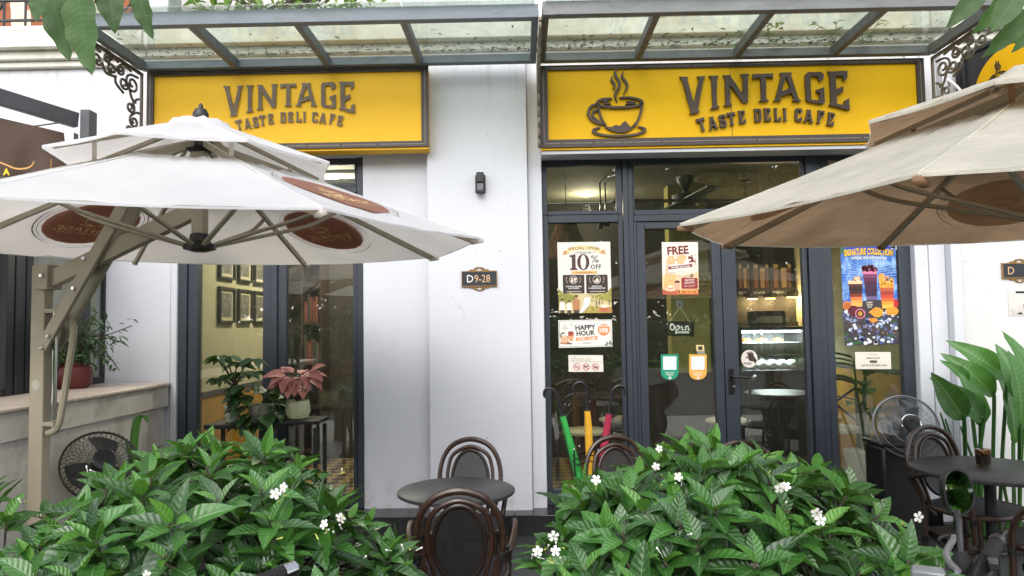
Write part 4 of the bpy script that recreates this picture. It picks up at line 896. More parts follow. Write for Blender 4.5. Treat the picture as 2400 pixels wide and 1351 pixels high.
# ------------------------------------------------------------------ inside the cafe
M['print'] = pbr('grey_photo_print', '6a675c', .6, var=.6, scale=22); M['cremat'] = flat('cream_mount', 'b8b090', .8)
def picture(y0, y1, z0, z1, lab):
    t = thing('picture_frame', lab, 'picture', (IX0, (y0 + y1) / 2, z0), 'framed pictures on the beige wall')
    fn = lambda u, z, d: V((IX0 + d, u, z))
    MB().prism([rectloop(y0, y1, z0, z1), rectloop(y0 + .02, y1 - .02, z0 + .02, z1 - .02)[::-1]], fn, .001, .03).build('frame', M['trim'], t)
    MB().prism([rectloop(y0 + .02, y1 - .02, z0 + .02, z1 - .02)], fn, .002, .012).build('mount', M['cremat'], t)
    MB().prism([rectloop(y0 + .055, y1 - .055, z0 + .05, z1 - .05)], fn, .0125, .014).build('print', M['print'], t)
for i, px in enumerate((515, 560, 597)):
    y0 = 2.58 * FPX / (1222 - px) * .985
    for j, (za, lab) in enumerate(((1.70, 'lower'), (2.08, 'upper'))):
        picture(y0, y0 + .32, za - .06, za + .25, f'{("first", "second", "third")[i]} dark framed picture from the glass in the {lab} row on the beige wall')
def pot_round(name, par, c, prof, m, n=24, rib=0):
    mb = MB().lathe(prof, n, c)
    if rib:
        vs = []
        for i, p in enumerate(mb.v):
            k = i % n; f = 1 + rib * (1 if k % 2 else -1); vs.append((c[0] + (p[0] - c[0]) * f, c[1] + (p[1] - c[1]) * f, p[2]))
        mb.v = vs
    return mb.build(name, m, par)
M['pot'] = pbr('white_ceramic', 'bdbbb0', .4, var=.04); M['potg'] = pbr('cream_green_glaze', 'b9ba96', .3, var=.12, scale=4, dirt='8d9a5c', dscale=5)
YS2 = 5.16
st = thing('plant_stand', 'dark plant stand holding three potted plants in front of the left window', 'stand', (PY(620, 1000, YS2).x, YS2, TZ))
zs = PY(560, 990, YS2).z
xs0, xs1 = PY(497, 1000, YS2).x, PY(760, 1000, YS2).x
MB().box(xs0, xs0 + .42, YS2 - .14, YS2 + .14, zs - .03, zs).build('shelf', M['satin'], st, bevel=.004); MB().box(xs1 - .34, xs1, YS2 - .14, YS2 + .14, zs - .005, zs + .02).build('shelf', M['satin'], st, bevel=.004); MB().box(xs0 + .43, xs1 - .35, YS2 - .13, YS2 + .13, zs - .06, zs - .03).build('shelf', M['satin'], st)
for x in (xs0 + .03, xs0 + .4, xs1 - .31, xs1 - .03):
    for y in (-.12, .12): MB().box(x - .012, x + .012, YS2 + y - .012, YS2 + y + .012, TZ, zs - .031).build('leg', M['satin'], st)
def potted(name, label, px, pyb, pyt, pw, y, prof, m, rib=0, grp=None):
    b = PY(px, pyb, y); h = PY(px, pyt, y).z - b.z; r = pw / 2 / FPX * y
    t = thing(name, label, 'potted plant', b, grp)
    pot_round('pot', t, b, [(r * a, h * z) for a, z in prof], m, 28, rib)
    MB().lathe([(r * .8, h * .86), (r * .8, h * .88)], 20, b).build('soil', M['soil'], t)
    return t, b + V((0, 0, h * .88)), r
PR = [(.72, 0), (.78, .05), (1, .97), (1, 1), (.9, 1), (.88, .85)]
t, c, r = potted('money_tree_plant', 'small fat trunked tree in a white ribbed pot on the left of the plant stand', 544, 988, 950, 36, YS2 - .02, PR, M['pot'], .02)
MB().tube([c, c + V((.01, 0, .05)), c + V((.0, 0, .10)), c + V((.02, 0, .16))], [.035, .045, .032, .022], 10).build('trunk', M['bark'], t)
mb = MB(); sp = []
for i in range(9):
    a = random.uniform(0, 6.3); e = c + V((.02 + .14 * cos(a), .1 * sin(a), .16 + random.uniform(.04, .22))); MB().tube([c + V((.02, 0, .15)), (c + e) / 2 + V((0, 0, .1)), e], .005, 5).build('branch', M['bark'], t)
    for k in range(6): b = k * 1.05; sp.append((e, V((cos(b), sin(b) * .7, -.25))))
scatter_leaves(mb, sp, .12, .4); tag(mb.build('foliage', M['leafS'], t, fix=False), kind='stuff')
t, c, r = potted('trailing_pothos', 'trailing green pothos spilling over a white pot in the middle of the stand', 612, 999, 948, 58, YS2, PR, M['pot'], .02)
mb = MB(); sp = []
for i in range(75):
    a = random.uniform(0, 6.3); q_ = random.random(); sp.append((c + V((cos(a) * .13, sin(a) * .1, random.uniform(-.12, .18))), V((cos(a) + .1, sin(a) - .4, random.uniform(-.7, .5)))))
scatter_leaves(mb, sp, .14, .72); tag(mb.build('foliage', M['leafS'], t, fix=False), kind='stuff')
mb = MB()
for i in range(9): a = i * .7; mb.tube([c, c + V((cos(a) * .1, sin(a) * .08, .02)), c + V((cos(a) * .14, sin(a) * .1 - .03, -.14))], .003, 4)
mb.build('stem', M['leafX'], t)
t, c, r = potted('pink_leaf_plant', 'pink leaved plant in a round cream and green pot on the right of the stand', 698, 984, 938, 58, YS2, [(.6, 0), (.85, .1), (1, .42), (.93, .85), (.86, .97), (.88, 1), (.8, 1), (.8, .85)], M['potg'])
MB().lathe([(r * .85, 0), (r * .95, .012), (r * .85, .012)], 24, c - V((0, 0, r * 2 * .72))).build('saucer', M['pot'], t)
pl = [leafmesh('pink_leaf', M['leafP'], 1, .62, .1, .25), leafmesh('pink_leaf', M['leafP'], 1, .7, .18, .4)]
for i in range(7): a = i * .9; MB().tube([c, c + V((.05 * cos(a), .05 * sin(a), .08)), c + V((.11 * cos(a), .09 * sin(a), .16))], .006, 5).build('stem', M['bark'], t)
for i in range(34):
    a = random.uniform(0, 6.3); el = random.uniform(-.2, 1.2); p = c + V((.09 * cos(a), .08 * sin(a), .14 + .07 * el)); d = V((cos(a) * cos(el), sin(a) * cos(el) - .2, sin(el) * .5 - .15))
    m = frame(p - V(t.location), d.cross(V((0, 0, 1))), V((0, 0, 1)) + V((random.gauss(0, .3), -.4, 0))); put(random.choice(pl), 'leaf', t, m @ Matrix.Scale(random.uniform(.1, .15), 4))
# bookshelf in the dark part of the room
bs = thing('bookcase', 'tall dark bookcase seen through the left window', 'bookcase', (PY(735, 800, 7.5).x, 7.5, FZ))
bx0, bx1 = PY(708, 800, 7.45).x, PY(757, 800, 7.45).x
for x in (bx0, bx1 - .025): MB().box(x, x + .025, 7.4, 7.7, FZ, 2.35).build('side', M['wood'], bs)
MB().box(bx0 + .026, bx1 - .026, 7.68, 7.7, FZ, 2.35).build('back', M['wood'], bs)
for z in (.3, .75, 1.2, 1.62, 2.02, 2.32): MB().box(bx0 + .026, bx1 - .026, 7.4, 7.679, z, z + .025).build('shelf', M['wood'], bs)
bk = 0
for z in (1.225, 1.645):
    x = bx0 + .03
    while x < bx1 - .05:
        wd = random.uniform(.014, .03); h = random.uniform(.2, .3); colr = random.choice(['8a8468', '6b3a30', '5a5648', '7a4438', '3a3a38'])
        o = MB().box(x, x + wd, 7.43, 7.65, z, z + h).build('book', cm(colr), None); tag(o, 'old book standing on the ' + ('lower' if z < 1.4 else 'upper') + ' shelf of the tall dark bookcase', 'book', 'books in the bookcase'); x += wd + .002
# dark cafe chairs inside
def xchair():
    t = thing('cafe_chair', 'x', 'chair', (0, 0, 0), 'wooden chairs inside the cafe')
    MB().lathe([(.17, .44), (.205, .445), (.21, .465), (.19, .475)], 22).build('seat', M['cremat'], t)
    for sx in (-1, 1):
        MB().tube([(sx * .16, .15, .44), (sx * .19, .19, 0)], .014, 7).build('leg', M['wood'], t)
        MB().tube([(sx * .19, -.22, 0), (sx * .185, -.19, .45), (sx * .19, -.23, .85)], .014, 7).build('leg', M['wood'], t)
        MB().tube([(sx * .185, -.2, .5), (0, -.2, .66), (-sx * .19, -.225, .80)], .011, 6).build('cross_bar', M['wood'], t)
    MB().tube(smooth([(-.195, -.22, .84), (-.1, -.25, .87), (0, -.26, .88), (.1, -.25, .87), (.195, -.22, .84)], 4), .02, 8).build('top_rail', M['wood'], t)
    return t
xc = xchair(); first = True
for x, y, a, lab in ((2.72, 6.3, 160, 'wooden cross back chair behind the right pane near the mustard wall'), (1.95, 6.9, 70, 'wooden chair beside the display fridge seen through the right door'), (.55, 6.35, 200, 'dark wooden chair with pale seat behind the coloured umbrellas'), (-1.15, 6.6, 150, 'dark wooden chair beside the pink leaved plant inside the left window'), (.95, 7.1, 20, 'dark wooden chair low behind the left door pane')):
    o = xc if first else copy_tree(xc); first = False
    o.location = (x, y, FZ); o.rotation_euler.z = R_(a); o['label'] = lab
for x, y, lab in ((2.4, 6.75, 'dark round table inside behind the right pane'), (.8, 6.75, 'dark round table inside behind the left shop pane')):
    t = thing('indoor_table', lab, 'table', (x, y, FZ), 'round tables inside the cafe')
    MB().lathe([(.3, .71), (.32, .72), (.32, .735), (.3, .74)], 26, (x, y, FZ)).build('tabletop', M['wood'], t); MB().lathe([(.22, 0), (.2, .015), (.03, .03), (.03, .709)], 14, (x, y, FZ)).build('pedestal', M['satin'], t)
ipn = thing('indoor_plant', 'big leaved indoor plant behind the order notice', 'plant', (2.82, 6.0, FZ))
MB().lathe([(.12, 0), (.17, .32), (.15, .32)], 18, (2.82, 6.0, FZ)).build('pot', M['pot'], ipn)
bl_ = leafmesh('broad_leaf', M['leafS'], 1, .5, .12, .35)
for i in range(16):
    a = random.uniform(0, 6.3); z = .55 + i * .035; p = V((.06 * cos(a), .06 * sin(a), z)); d = V((cos(a), sin(a), .35))
    MB().tube([(2.82, 6.0, FZ + .3), V((2.82, 6, FZ)) + p], .007, 5).build('stem', M['leafS'], ipn); put(bl_, 'leaf', ipn, frame(p, d.cross(V((0, 0, 1))), V((0, 0, 1)) + d * -.4) @ Matrix.Scale(random.uniform(.22, .32), 4))
# ceiling fan, downlights, pendant, spotlights
fp = PY(1605, 420, 6.8); t = thing('ceiling_fan', 'black ceiling fan hanging inside behind the fanlight over the doors', 'fan', (fp.x, 6.8, CE))
MB().lathe([(.085, 2.98), (.08, 2.94), (.035, 2.86), (.02, 2.84), (.02, 2.81)][::-1], 18, (fp.x, 6.8, 0)).build('canopy_cup', M['hub'], t)
MB().lathe([(.11, 2.69), (.13, 2.71), (.13, 2.80), (.05, 2.82)], 20, (fp.x, 6.8, 0)).build('motor', M['hub'], t)
for k in range(4):
    a = k * pi / 2 + .12; d = V((cos(a), sin(a), 0)); c = V((fp.x, 6.8, 2.745)); MB().beam(c + d * .12, c + d * .72, .13, .012).build('blade', M['hub'], t)
M['lampw'] = emit('warm_lamp_face', 'ffe9b0', 9); M['lampd'] = emit('shelf_lamp', 'ffc870', 6)
for i, (px, py, lab) in enumerate(((1376, 455, 'highest'), (1357, 487, 'lowest'), (1560, 482, 'rightmost'))):
    p = PZ(px, py, 2.978); 
    t = thing('downlight', f'{lab} of the three lit warm ceiling downlights inside', 'downlight', p, 'ceiling downlights')
    MB().lathe([(.07, -.014), (.085, -.006), (.085, .0)], 18, p).build('trim_ring', M['white'], t); MB().lathe([(.062, -.020), (.062, -.0145)], 16, p).build('lens', M['lampw'], t)
    L = bpy.data.lights.new('downlight_beam', 'POINT'); L.energy = 9; L.color = (1, .88, .68); L.shadow_soft_size = .05
    lo_ = bpy.data.objects.new('beam', L); COL.objects.link(lo_); lo_.parent = t; lo_.location = (0, 0, -.16)
for x, y, lab in ((-1.75, 6.6, 'nearer'), (-1.75, 7.3, 'farther')):  # unseen lamps added to brighten the room behind the left window
    p = V((x, y, 2.978)); t = thing('downlight', f'{lab} unseen downlight added to brighten the framed pictures inside the left window', 'downlight', p, 'ceiling downlights')
    MB().lathe([(.07, -.014), (.085, -.006), (.085, .0)], 18, p).build('trim_ring', M['white'], t); MB().lathe([(.062, -.020), (.062, -.0145)], 16, p).build('lens', M['lampw'], t)
    L = bpy.data.lights.new('downlight_beam', 'POINT'); L.energy = 30; L.color = (1, .90, .74); L.shadow_soft_size = .08
    lo_ = bpy.data.objects.new('beam', L); COL.objects.link(lo_); lo_.parent = t; lo_.location = (0, 0, -.16)
pp = PY(1327, 540, 6.6); t = thing('pendant_lamp', 'rattan pendant lampshade hanging inside the left shop pane', 'lamp', (pp.x, 6.6, CE))
MB().tube([(pp.x, 6.6, CE), (pp.x, 6.6, 2.58)], .004, 5).build('cord', M['black'], t)
M['wicker'] = pbr('wicker', '6b4a2e', .7, var=.3, scale=15)
for k in range(44):
    a = k * 2 * pi / 44; P = [(pp.x + r * cos(a), 6.6 + r * sin(a), z) for r, z in ((.07, 2.58), (.10, 2.48), (.15, 2.36), (.21, 2.2))]
    MB().tube(P, .006, 4).build('shade_rod', M['wicker'], t)
for r, z in ((.075, 2.57), (.21, 2.2)): MB().tube([(pp.x + r * cos(a), 6.6 + r * sin(a), z) for a in [i * pi / 12 for i in range(24)]], .008, 5, True).build('shade_ring', M['wicker'], t)
for px, py in ((1408, 518), (1420, 512)):
    p = PY(px, py, 7.0); t = thing('spotlight', ('left' if px < 1415 else 'right') + ' small dark track spotlight on the ceiling behind the left pane', 'spotlight', (p.x, 7.0, CE), 'track spotlights')
    MB().tube([(p.x, 7.0, CE), (p.x, 7.0, p.z + .06)], .008, 6).build('stem', M['black'], t); MB().lathe([(.03, -.08), (.03, .06), (.02, .07)], 12, (p.x, 7.0, p.z), (random.uniform(-.2, .2), -.2, 1)).build('head', M['black'], t)
p = PY(1747, 435, 7.05); t = thing('pendant_lamp', 'small dark pendant rose and cord on the ceiling right of the fan', 'lamp', (p.x, 7.05, CE))
MB().lathe([(.05, 3.075), (.05, CE)], 14, (p.x, 7.05, 0)).build('ceiling_rose', M['black'], t); MB().tube([(p.x, 7.05, 2.96), (p.x, 7.05, 2.5)], .005, 5).build('cord', M['black'], t); MB().lathe([(.16, 2.38), (.06, 2.5), (.03, 2.52)], 18, (p.x, 7.05, 0)).build('shade', M['black'], t)
# counter, display fridge, menu boards, lit shelves
YC = 7.5
fx0, fx1 = PY(1735, 820, YC).x, PY(1888, 820, YC).x; fz0, fz1 = PY(1800, 868, YC).z, PY(1800, 773, YC).z
t = thing('display_fridge', 'lit display fridge with cakes and pale buns seen through the right door', 'fridge', ((fx0 + fx1) / 2, YC, FZ))
M['fridge'] = pbr('black_fridge_shell', '1b1c1e', .35); M['fridgei'] = pbr('white_fridge_lining', 'aab0b6', .4); M['led'] = emit('cold_led', 'e6f0ff', 14)
MB().box(fx0, fx1, YC, YC + .6, FZ, fz0).build('base', M['fridge'], t, bevel=.01)
MB().box(fx0, fx1, YC + .55, YC + .6, fz0 + .001, fz1).build('back_panel', M['fridgei'], t); MB().box(fx0, fx0 + .02, YC, YC + .549, fz0 + .001, fz1).build('side_panel', M['fridge'], t); MB().box(fx1 - .02, fx1, YC, YC + .549, fz0 + .001, fz1).build('side_panel', M['fridge'], t); MB().box(fx0, fx1, YC - .005, YC + .6, fz1 + .001, fz1 + .03).build('top_panel', M['fridge'], t)
MB().box(fx0 + .03, fx1 - .03, YC + .03, YC + .06, fz1 - .03, fz1 - .012).build('light_strip', M['led'], t); L = bpy.data.lights.new('fridge_light', 'AREA'); L.shape = 'RECTANGLE'; L.size = .5; L.size_y = .1; L.energy = 9; L.color = (.9, .95, 1); lo_ = bpy.data.objects.new('fridge_light', L); COL.objects.link(lo_); lo_.parent = t; lo_.location = ((0, .12, fz1 - .035 - FZ))
L = bpy.data.lights.new('shelf_light', 'AREA'); L.shape = 'RECTANGLE'; L.size = .5; L.size_y = .08; L.energy = 3; L.color = (.9, .95, 1); lo_ = bpy.data.objects.new('shelf_light', L); COL.objects.link(lo_); lo_.parent = t; lo_.location = ((0, .12, fz0 + (fz1 - fz0) * .33 - .02 - FZ))
MB().box(fx0 + .021, fx1 - .021, YC, YC + .005, fz0 + .002, fz1 - .002).build('pane', M['glass'], t)
for k, zz in enumerate((.33, .64)): z = fz0 + (fz1 - fz0) * zz; MB().box(fx0 + .022, fx1 - .022, YC + .06, YC + .5, z, z + .012).build('shelf', M['fridgei'], t); MB().box(fx0 + .03, fx1 - .03, YC + .05, YC + .058, z - .012, z + .012).build('shelf_edge', M['fridge'], t)
MB().box(fx0 + .3, fx0 + .33, YC + .5, YC + .54, fz0 + .01, fz1 - .01).build('rack_post', M['chrome'], t); MB().box(fx1 - .3, fx1 - .27, YC + .5, YC + .54, fz0 + .01, fz1 - .01).build('rack_post', M['chrome'], t)
M['bun'] = pbr('pale_bun', 'cfd3d2', .6, var=.03); M['bread'] = pbr('brown_bread', '9a5a2c', .6, var=.2)
ball = MB().lathe([(.003, -.05)] + [(.056 * cos(R_(a)), .05 * sin(R_(a))) for a in range(-70, 80, 20)] + [(.003, .05)], 14).mesh('bun', M['bun'])
for k in range(10):
    o = bpy.data.objects.new('bun', ball); COL.objects.link(o); o.location = (fx0 + .16 + (k % 5) * .105 + .03 * (k > 4), YC + .12 + (k // 5) * .12, fz0 + .05); tag(o, 'pale round bun in the ' + ('front' if k < 5 else 'back') + ' row on the bottom of the lit display fridge', 'bun', 'pale buns in the fridge')
for k in range(5):
    z = fz0 + (fz1 - fz0) * (.64 if k < 3 else .33) + .035; o = MB().lathe([(.02, -.022), (.06, -.015), (.055, .01), (.03, .025)], 12, (fx0 + .14 + k % 3 * .17, YC + .25, z)).build('pastry', M['bread']); tag(o, 'brown pastry on the ' + ('top' if k < 3 else 'middle') + ' shelf of the lit display fridge', 'pastry', 'brown pastries in the fridge')
ct = thing('counter', 'dark cafe counter at the back beside the lit fridge', 'counter', (1.2, YC + .1, FZ))
MB().box(-.1, fx0 - .01, YC + .1, YC + .6, FZ, FZ + .95).build('body', M['wood'], ct); MB().box(-.12, fx0 - .01, YC + .05, YC + .62, FZ + .951, FZ + .99).build('worktop', M['satin'], ct); MB().box(fx0 - .008, IX1, YC + .605, YC + .64, FZ, fz1 + .08).build('body', M['wood'], ct)
cfm = thing('coffee_machine', 'coffee machine on the back counter above the display fridge', 'machine', (2.55, YC + .35, fz1 + .035))
MB().box(PY(1765, 750, YC + .3).x, PY(1838, 750, YC + .3).x, YC + .25, YC + .5, fz1 + .035, fz1 + .2).build('body', M['satin'], cfm, bevel=.01); MB().box(PY(1770, 750, YC + .25).x, PY(1833, 750, YC + .25).x, YC + .23, YC + .248, fz1 + .07, fz1 + .14).build('front_panel', M['chrome'], cfm)
for k, (p0, p1, lab) in enumerate(((1728, 1757, 'left'), (1761, 1803, 'middle'), (1806, 1856, 'right'))):
    y = IY1 - .05; xa, xb = PY(p0, 650, y).x, PY(p1, 650, y).x; za, zb = PY(1790, 696, y).z, PY(1790, 612, y).z
    t = thing('menu_board', f'{lab} of the three dark drinks menu boards on the back wall', 'menu board', ((xa + xb) / 2, y, za), 'menu boards at the back')
    MB().box(xa, xb, y, y + .03, za, zb).build('board', cm('241c18'), t); F = Flat(lambda x, yy, d=0: V((xa + (xb - xa) * x, y - .001 - d, zb + (za - zb) * yy)), .0006)
    for q_, (cx, w_) in enumerate(((.25, .13), (.62, .15), (.88, .09))): F.poly([(cx - w_, .15 + .1 * (q_ % 2)), (cx + w_, .15 + .1 * (q_ % 2)), (cx + w_ * .7, .75), (cx - w_ * .7, .75)], cm(('8a5a3c', 'a8845c', '6e4430')[q_]), 1); F.circ(cx, .15 + .1 * (q_ % 2), w_, cm('c9b48c'), 2, .06)
    F.text(('NEW', 'NEW SIGNATURE', 'MENU')[k], .4, .92, .08, 'white', 2, 0, wid=.6); F.build('artwork', t)
for px, py, lab in ((1763, 700, 'left'), (1805, 699, 'middle'), (1856, 696, 'right')):
    p = PY(px, py, IY1 - .08); t = thing('shelf_lamp', f'{lab} of the three small warm lamps under the menu boards', 'lamp', p, 'small warm shelf lamps')
    MB().box(p.x - .06, p.x + .06, p.y - .02, p.y + .02, p.z, p.z + .02).build('housing', M['black'], t); MB().box(p.x - .05, p.x + .05, p.y - .018, p.y + .018, p.z - .012, p.z - .001).build('lens', M['lampd'], t)
    L = bpy.data.lights.new('shelf_glow', 'POINT'); L.energy = 3; L.color = (1, .72, .36); L.shadow_soft_size = .03; lo_ = bpy.data.objects.new('glow', L); COL.objects.link(lo_); lo_.parent = t; lo_.location = (0, -.03, -.05)
p = PY(1648, 658, 7.15); t = thing('round_wall_sign', 'round yellow sign with dark script on the inner column', 'sign', p)
fn = lambda x, y, d=0: V((p.x + x, 7.198 - d, p.z + y)); MB().prism([arc(0, 0, .115, .115, 0, 360, 28)[:-1]], fn, 0, .02).build('disc', cm('9a8a3a'), t); F = Flat(lambda x, y, d=0: fn(x, y, .02 + d)); F.ring(0, 0, .105, .006, cm('2a2418'), 1)
for a in ([(-.06, .03), (-.02, .05), (0, .01), (-.04, -.02)], [(.02, .05), (.05, .02), (.03, -.03)], [(-.05, -.05), (0, -.06), (.05, -.05)]): F.line(a, .012, cm('2a2418'), 1)
F.build('lettering', t)

# ------------------------------------------------------------------ parasols
def parasol(name, label, c, Rr, rot, zr, tilt, tops, unders, logo, pole, sag=.014, vs_=.36):
    cx, cyy = c
    t = thing(name, label, 'parasol', (pole[0], pole[1], TZ), 'cantilever cafe parasols')
    A = lambda i: rot + i * pi / 4
    tz = lambda x, y: tilt[0] * x + tilt[1] * y
    def pt(k, u, r, zf, sg):
        """point across gore k (0..1) at rib radius r"""
        a, b = A(k), A(k + 1); x = r * (cos(a) * (1 - u) + cos(b) * u); y = r * (sin(a) * (1 - u) + sin(b) * u)
        return V((cx + x, cyy + y, zf(r) - sg * sin(pi * u) * (r / Rr) + tz(x, y)))
    r1 = .50
    zm = lambda r: zr + .345 * (Rr - r) * (1 + .10 * (Rr - r) / Rr)
    zv = lambda r: zr + .385 + vs_ * (.66 - r)
    def gore(k, ra, rb, zf, sg, edge):
        P = lambda u, v: pt(k, u, (ra + (rb - ra) * v) * (1 - edge * sin(pi * u) * v), zf, sg)
        nrm = lambda u, v: ((P(u + .01, v) - P(u - .01, v)).cross(P(u, min(1, v + .01)) - P(u, v - .01))).normalized()
        return P, nrm
    def cloth(name_, k, ra, rb, zf, sg, edge, hem=.009):
        P, nn = gore(k, ra, rb, zf, sg, edge); up = lambda u, v: (nn(u, max(.02, min(.98, v))) * (1 if nn(.5, .5).z > 0 else -1))
        wr = lambda u, v: (.005 * sin(u * 17 + k) * sin(v * 5 + k * 2) + .004 * sin(u * 41 + v * 9 + k * 3)) * sin(pi * u)
        mb = MB(); mb.grid(lambda u, v: P(u, v) + up(u, v) * (.0025 + wr(u, v)), 12, 10)
        mb.add([P(i / 12, 1) + V((0, 0, -hem * h_)) + up(i / 12, 1) * .0025 for h_ in (0, 1) for i in range(13)], [(i, i + 1, 14 + i, 13 + i) for i in range(12)])
        o = mb.build(name_, M[tops], t, fix=False)
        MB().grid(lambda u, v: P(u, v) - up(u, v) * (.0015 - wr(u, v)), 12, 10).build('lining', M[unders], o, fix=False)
        return P, up
    for k in range(8):
        P, up = cloth('canopy_panel', k, r1, Rr, zm, sag, .006)
        cloth('vent_panel', k, .09, .66, zv, .02, .02, .014)
        if k in logo:
            for side in ((1, -1) if tops == 'fabW' else (-1,)):
                # artwork units: ellipse half width 1, y up towards the apex
                def mp(x, y, d=0, side=side):
                    v = .50 - y * .31; r = r1 + (Rr - r1) * v; hw = r * .765 / 2
                    u = .5 + x * .235 / hw * .5 * 1.2
                    return P(u, v) + up(u, v) * ((.0085 + .004 * (abs(sin(u * 17 + k) * sin(v * 5 + k * 2))) + d) * side)
                fine = lambda l: l
                F = Flat(mp, .0008); mb = MB()
                for i in range(10): pass
                # ellipse as a grid so that it follows the cloth
                F.mat('logoB' if tops == 'fabW' else 'logoF')
                n1, n2 = 20, 5
                vs = [mp(.86 * (j / n2) * cos(2 * pi * i / n1), .86 * (j / n2) * sin(2 * pi * i / n1)) for j in range(n2 + 1) for i in range(n1)]
                F.mb.add(vs, [(j * n1 + i, j * n1 + (i + 1) % n1, (j + 1) * n1 + (i + 1) % n1, (j + 1) * n1 + i) for j in range(n2) for i in range(n1)])
                for rr_, w_, a0, a1 in ((1.0, .022, 100, 200), (.93, .010, 110, 190), (1.0, .022, -70, 30), (.93, .010, -60, 60), (1.03, .012, 215, 280)):
                    ap = arc(0, 0, rr_, rr_, a0, a1, 14); F.poly(ribbon(ap, [.004, w_, w_, .004], 2), cm('3a2c28') if tops == 'fabW' else 'logoF', 1)
                gold = 'logoG' if tops == 'fabW' else 'logoF'
                for st in CUP: F.poly([((x - 970) * .00088, .22 - (y - 960) * .00088) for x, y in st], gold, 2)
                for lp in loops_logo(False): F.poly([((x - 1185) * .00056, -.13 - (y - 140) * .00048) for x, y in lp[0]], gold, 2, [[((x - 1185) * .00056, -.13 - (y - 140) * .00048) for x, y in h] for h in lp[1:]])
                F.build('printed_emblem', t)
    # top cap, finial, mast, hubs
    mz = zm(.0) ; zt = zv(.09)
    cp = [V((cx + r * cos(2 * pi * i / 24), cyy + r * sin(2 * pi * i / 24), zt + z + .008 * sin(i * 2.6))) for r, z in ((.17, -.045), (.13, .005), (.06, .02), (.02, .018)) for i in range(24)]
    MB().add(cp, [(j * 24 + i, j * 24 + (i + 1) % 24, (j + 1) * 24 + (i + 1) % 24, (j + 1) * 24 + i) for j in range(3) for i in range(24)]).build('vent_cap', M[tops], t)
    MB().lathe([(.02, zt + .0), (.022, zt + .025), (.036, zt + .035), (.038, zt + .055), (.026, zt + .078), (.010, zt + .084), (.010, zt + .10), (.004, zt + .108)], 16, (cx, cyy, 0)).build('finial', M['hub'], t)
    hb = zr - .035
    MB().box(cx - .03, cx + .03, cyy - .03, cyy + .03, hb + .03, zt - .09).build('mast', M['pole'], t, bevel=.004)
    MB().lathe([(.032, hb - .012), (.075, hb), (.08, hb + .02), (.05, hb + .04), (.044, hb + .075), (.034, hb + .08)], 16, (cx, cyy, 0)).build('lower_hub', M['hub'], t)
    MB().lathe([(.05, zt - .14), (.075, zt - .12), (.07, zt - .09), (.03, zt - .07)], 16, (cx, cyy, 0)).build('upper_hub', M['hub'], t)
    for k in range(8):
        a = A(k); d = V((cos(a), sin(a), 0)); P_ = lambda r, z: V((cx, cyy, z + tz(d.x * r, d.y * r))) + d * r
        MB().beam(P_(.06, zm(.06) - .02), P_(Rr - .03, zm(Rr) - .016), .018, .028).build('rib', M['pole'], t)
        MB().tube([P_(r1 + (Rr - r1) * q / 4, zm(r1 + (Rr - r1) * q / 4) + .003) for q in range(5)], .003, 5).build('seam', M[tops], t)
        j = .72; MB().tube(smooth([P_(.05, hb + .015), P_(.30, hb + .085), P_(j - .16, zm(j) - .12), P_(j, zm(j) - .035)], 5), .0135, 6, flatk=.75).build('strut', M['pole'], t)
        MB().box(-.014, .014, -.02, .02, -.025, .02).build('strut_joint', M['hub'], t).location = P_(j, zm(j) - .03) - t.location
        MB().beam(P_(.14, zv(.14) - .018), P_(.62, zv(.62) - .012), .016, .02).build('vent_rib', M['pole'], t)
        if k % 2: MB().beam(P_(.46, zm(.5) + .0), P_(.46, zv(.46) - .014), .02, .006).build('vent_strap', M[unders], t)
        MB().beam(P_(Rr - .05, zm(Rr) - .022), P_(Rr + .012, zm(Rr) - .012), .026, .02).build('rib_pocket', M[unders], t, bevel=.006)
    # pole, main arm, lever, crank rod, handle
    px, pyy = pole; pt_ = zr - .08; dd = V((cx - px, cyy - pyy, 0)).normalized(); sd_ = V((-dd.y, dd.x, 0))
    MB().beam((px, pyy, TZ), (px, pyy, pt_), .056, .086, up=dd).build('pole', M['pole'], t, bevel=.006)
    PT = V((px, pyy, 0))
    W_ = lambda s_, z, o=0: PT + dd * s_ + sd_ * o + V((0, 0, z))
    L = (V((cx, cyy, 0)) - PT).length
    MB().beam(W_(.055, pt_ - .08), W_(L - .02, hb + .20), .05, .085).build('main_arm', M['pole'], t, bevel=.005)
    MB().beam(W_(.04, pt_ - .13), W_(.04, pt_ + .0), .095, .075, up=dd).build('arm_bracket', M['pole'], t, bevel=.004)
    for o in (-.042, .042): MB().beam(W_(.05, pt_ - .43, o), W_(L * .70, pt_ + .47, o), .022, .065).build('lever', M['pole'], t, bevel=.004)
    MB().tube([W_(.085, pt_ - .80), W_(.085, pt_ - .24)], .014, 10).build('slide_rod', M['chrome'], t)
    MB().beam(W_(.02, pt_ - .82), W_(.11, pt_ - .82), .05, .02).build('rod_bracket', M['pole'], t); MB().beam(W_(.02, pt_ - .24), W_(.11, pt_ - .24), .05, .02).build('rod_bracket', M['pole'], t)
    MB().tube(smooth([W_(.17, pt_ - .27), W_(.20, pt_ - .36), W_(.17, pt_ - .55), W_(.13, pt_ - .78), W_(.10, pt_ - .85), W_(.05, pt_ - .87)], 5), .017, 8).build('handle', M['pole'], t)
    for s_, z in ((.05, pt_ - .06), (.10, pt_ - .37), (.25, pt_ - .13), (.06, pt_ - .43), (L * .33, pt_ + .02)):
        MB().lathe([(.012, 0), (.012, .008), (.007, .012)], 10, W_(s_, z, -.054), -sd_).build('bolt', M['chrome'], t)
    MB().lathe([(.026, 0), (.026, .001)], 20, W_(-.0, pt_ - .62, -.0285), -sd_).build('maker_badge', cm('b8b2a4'), t)
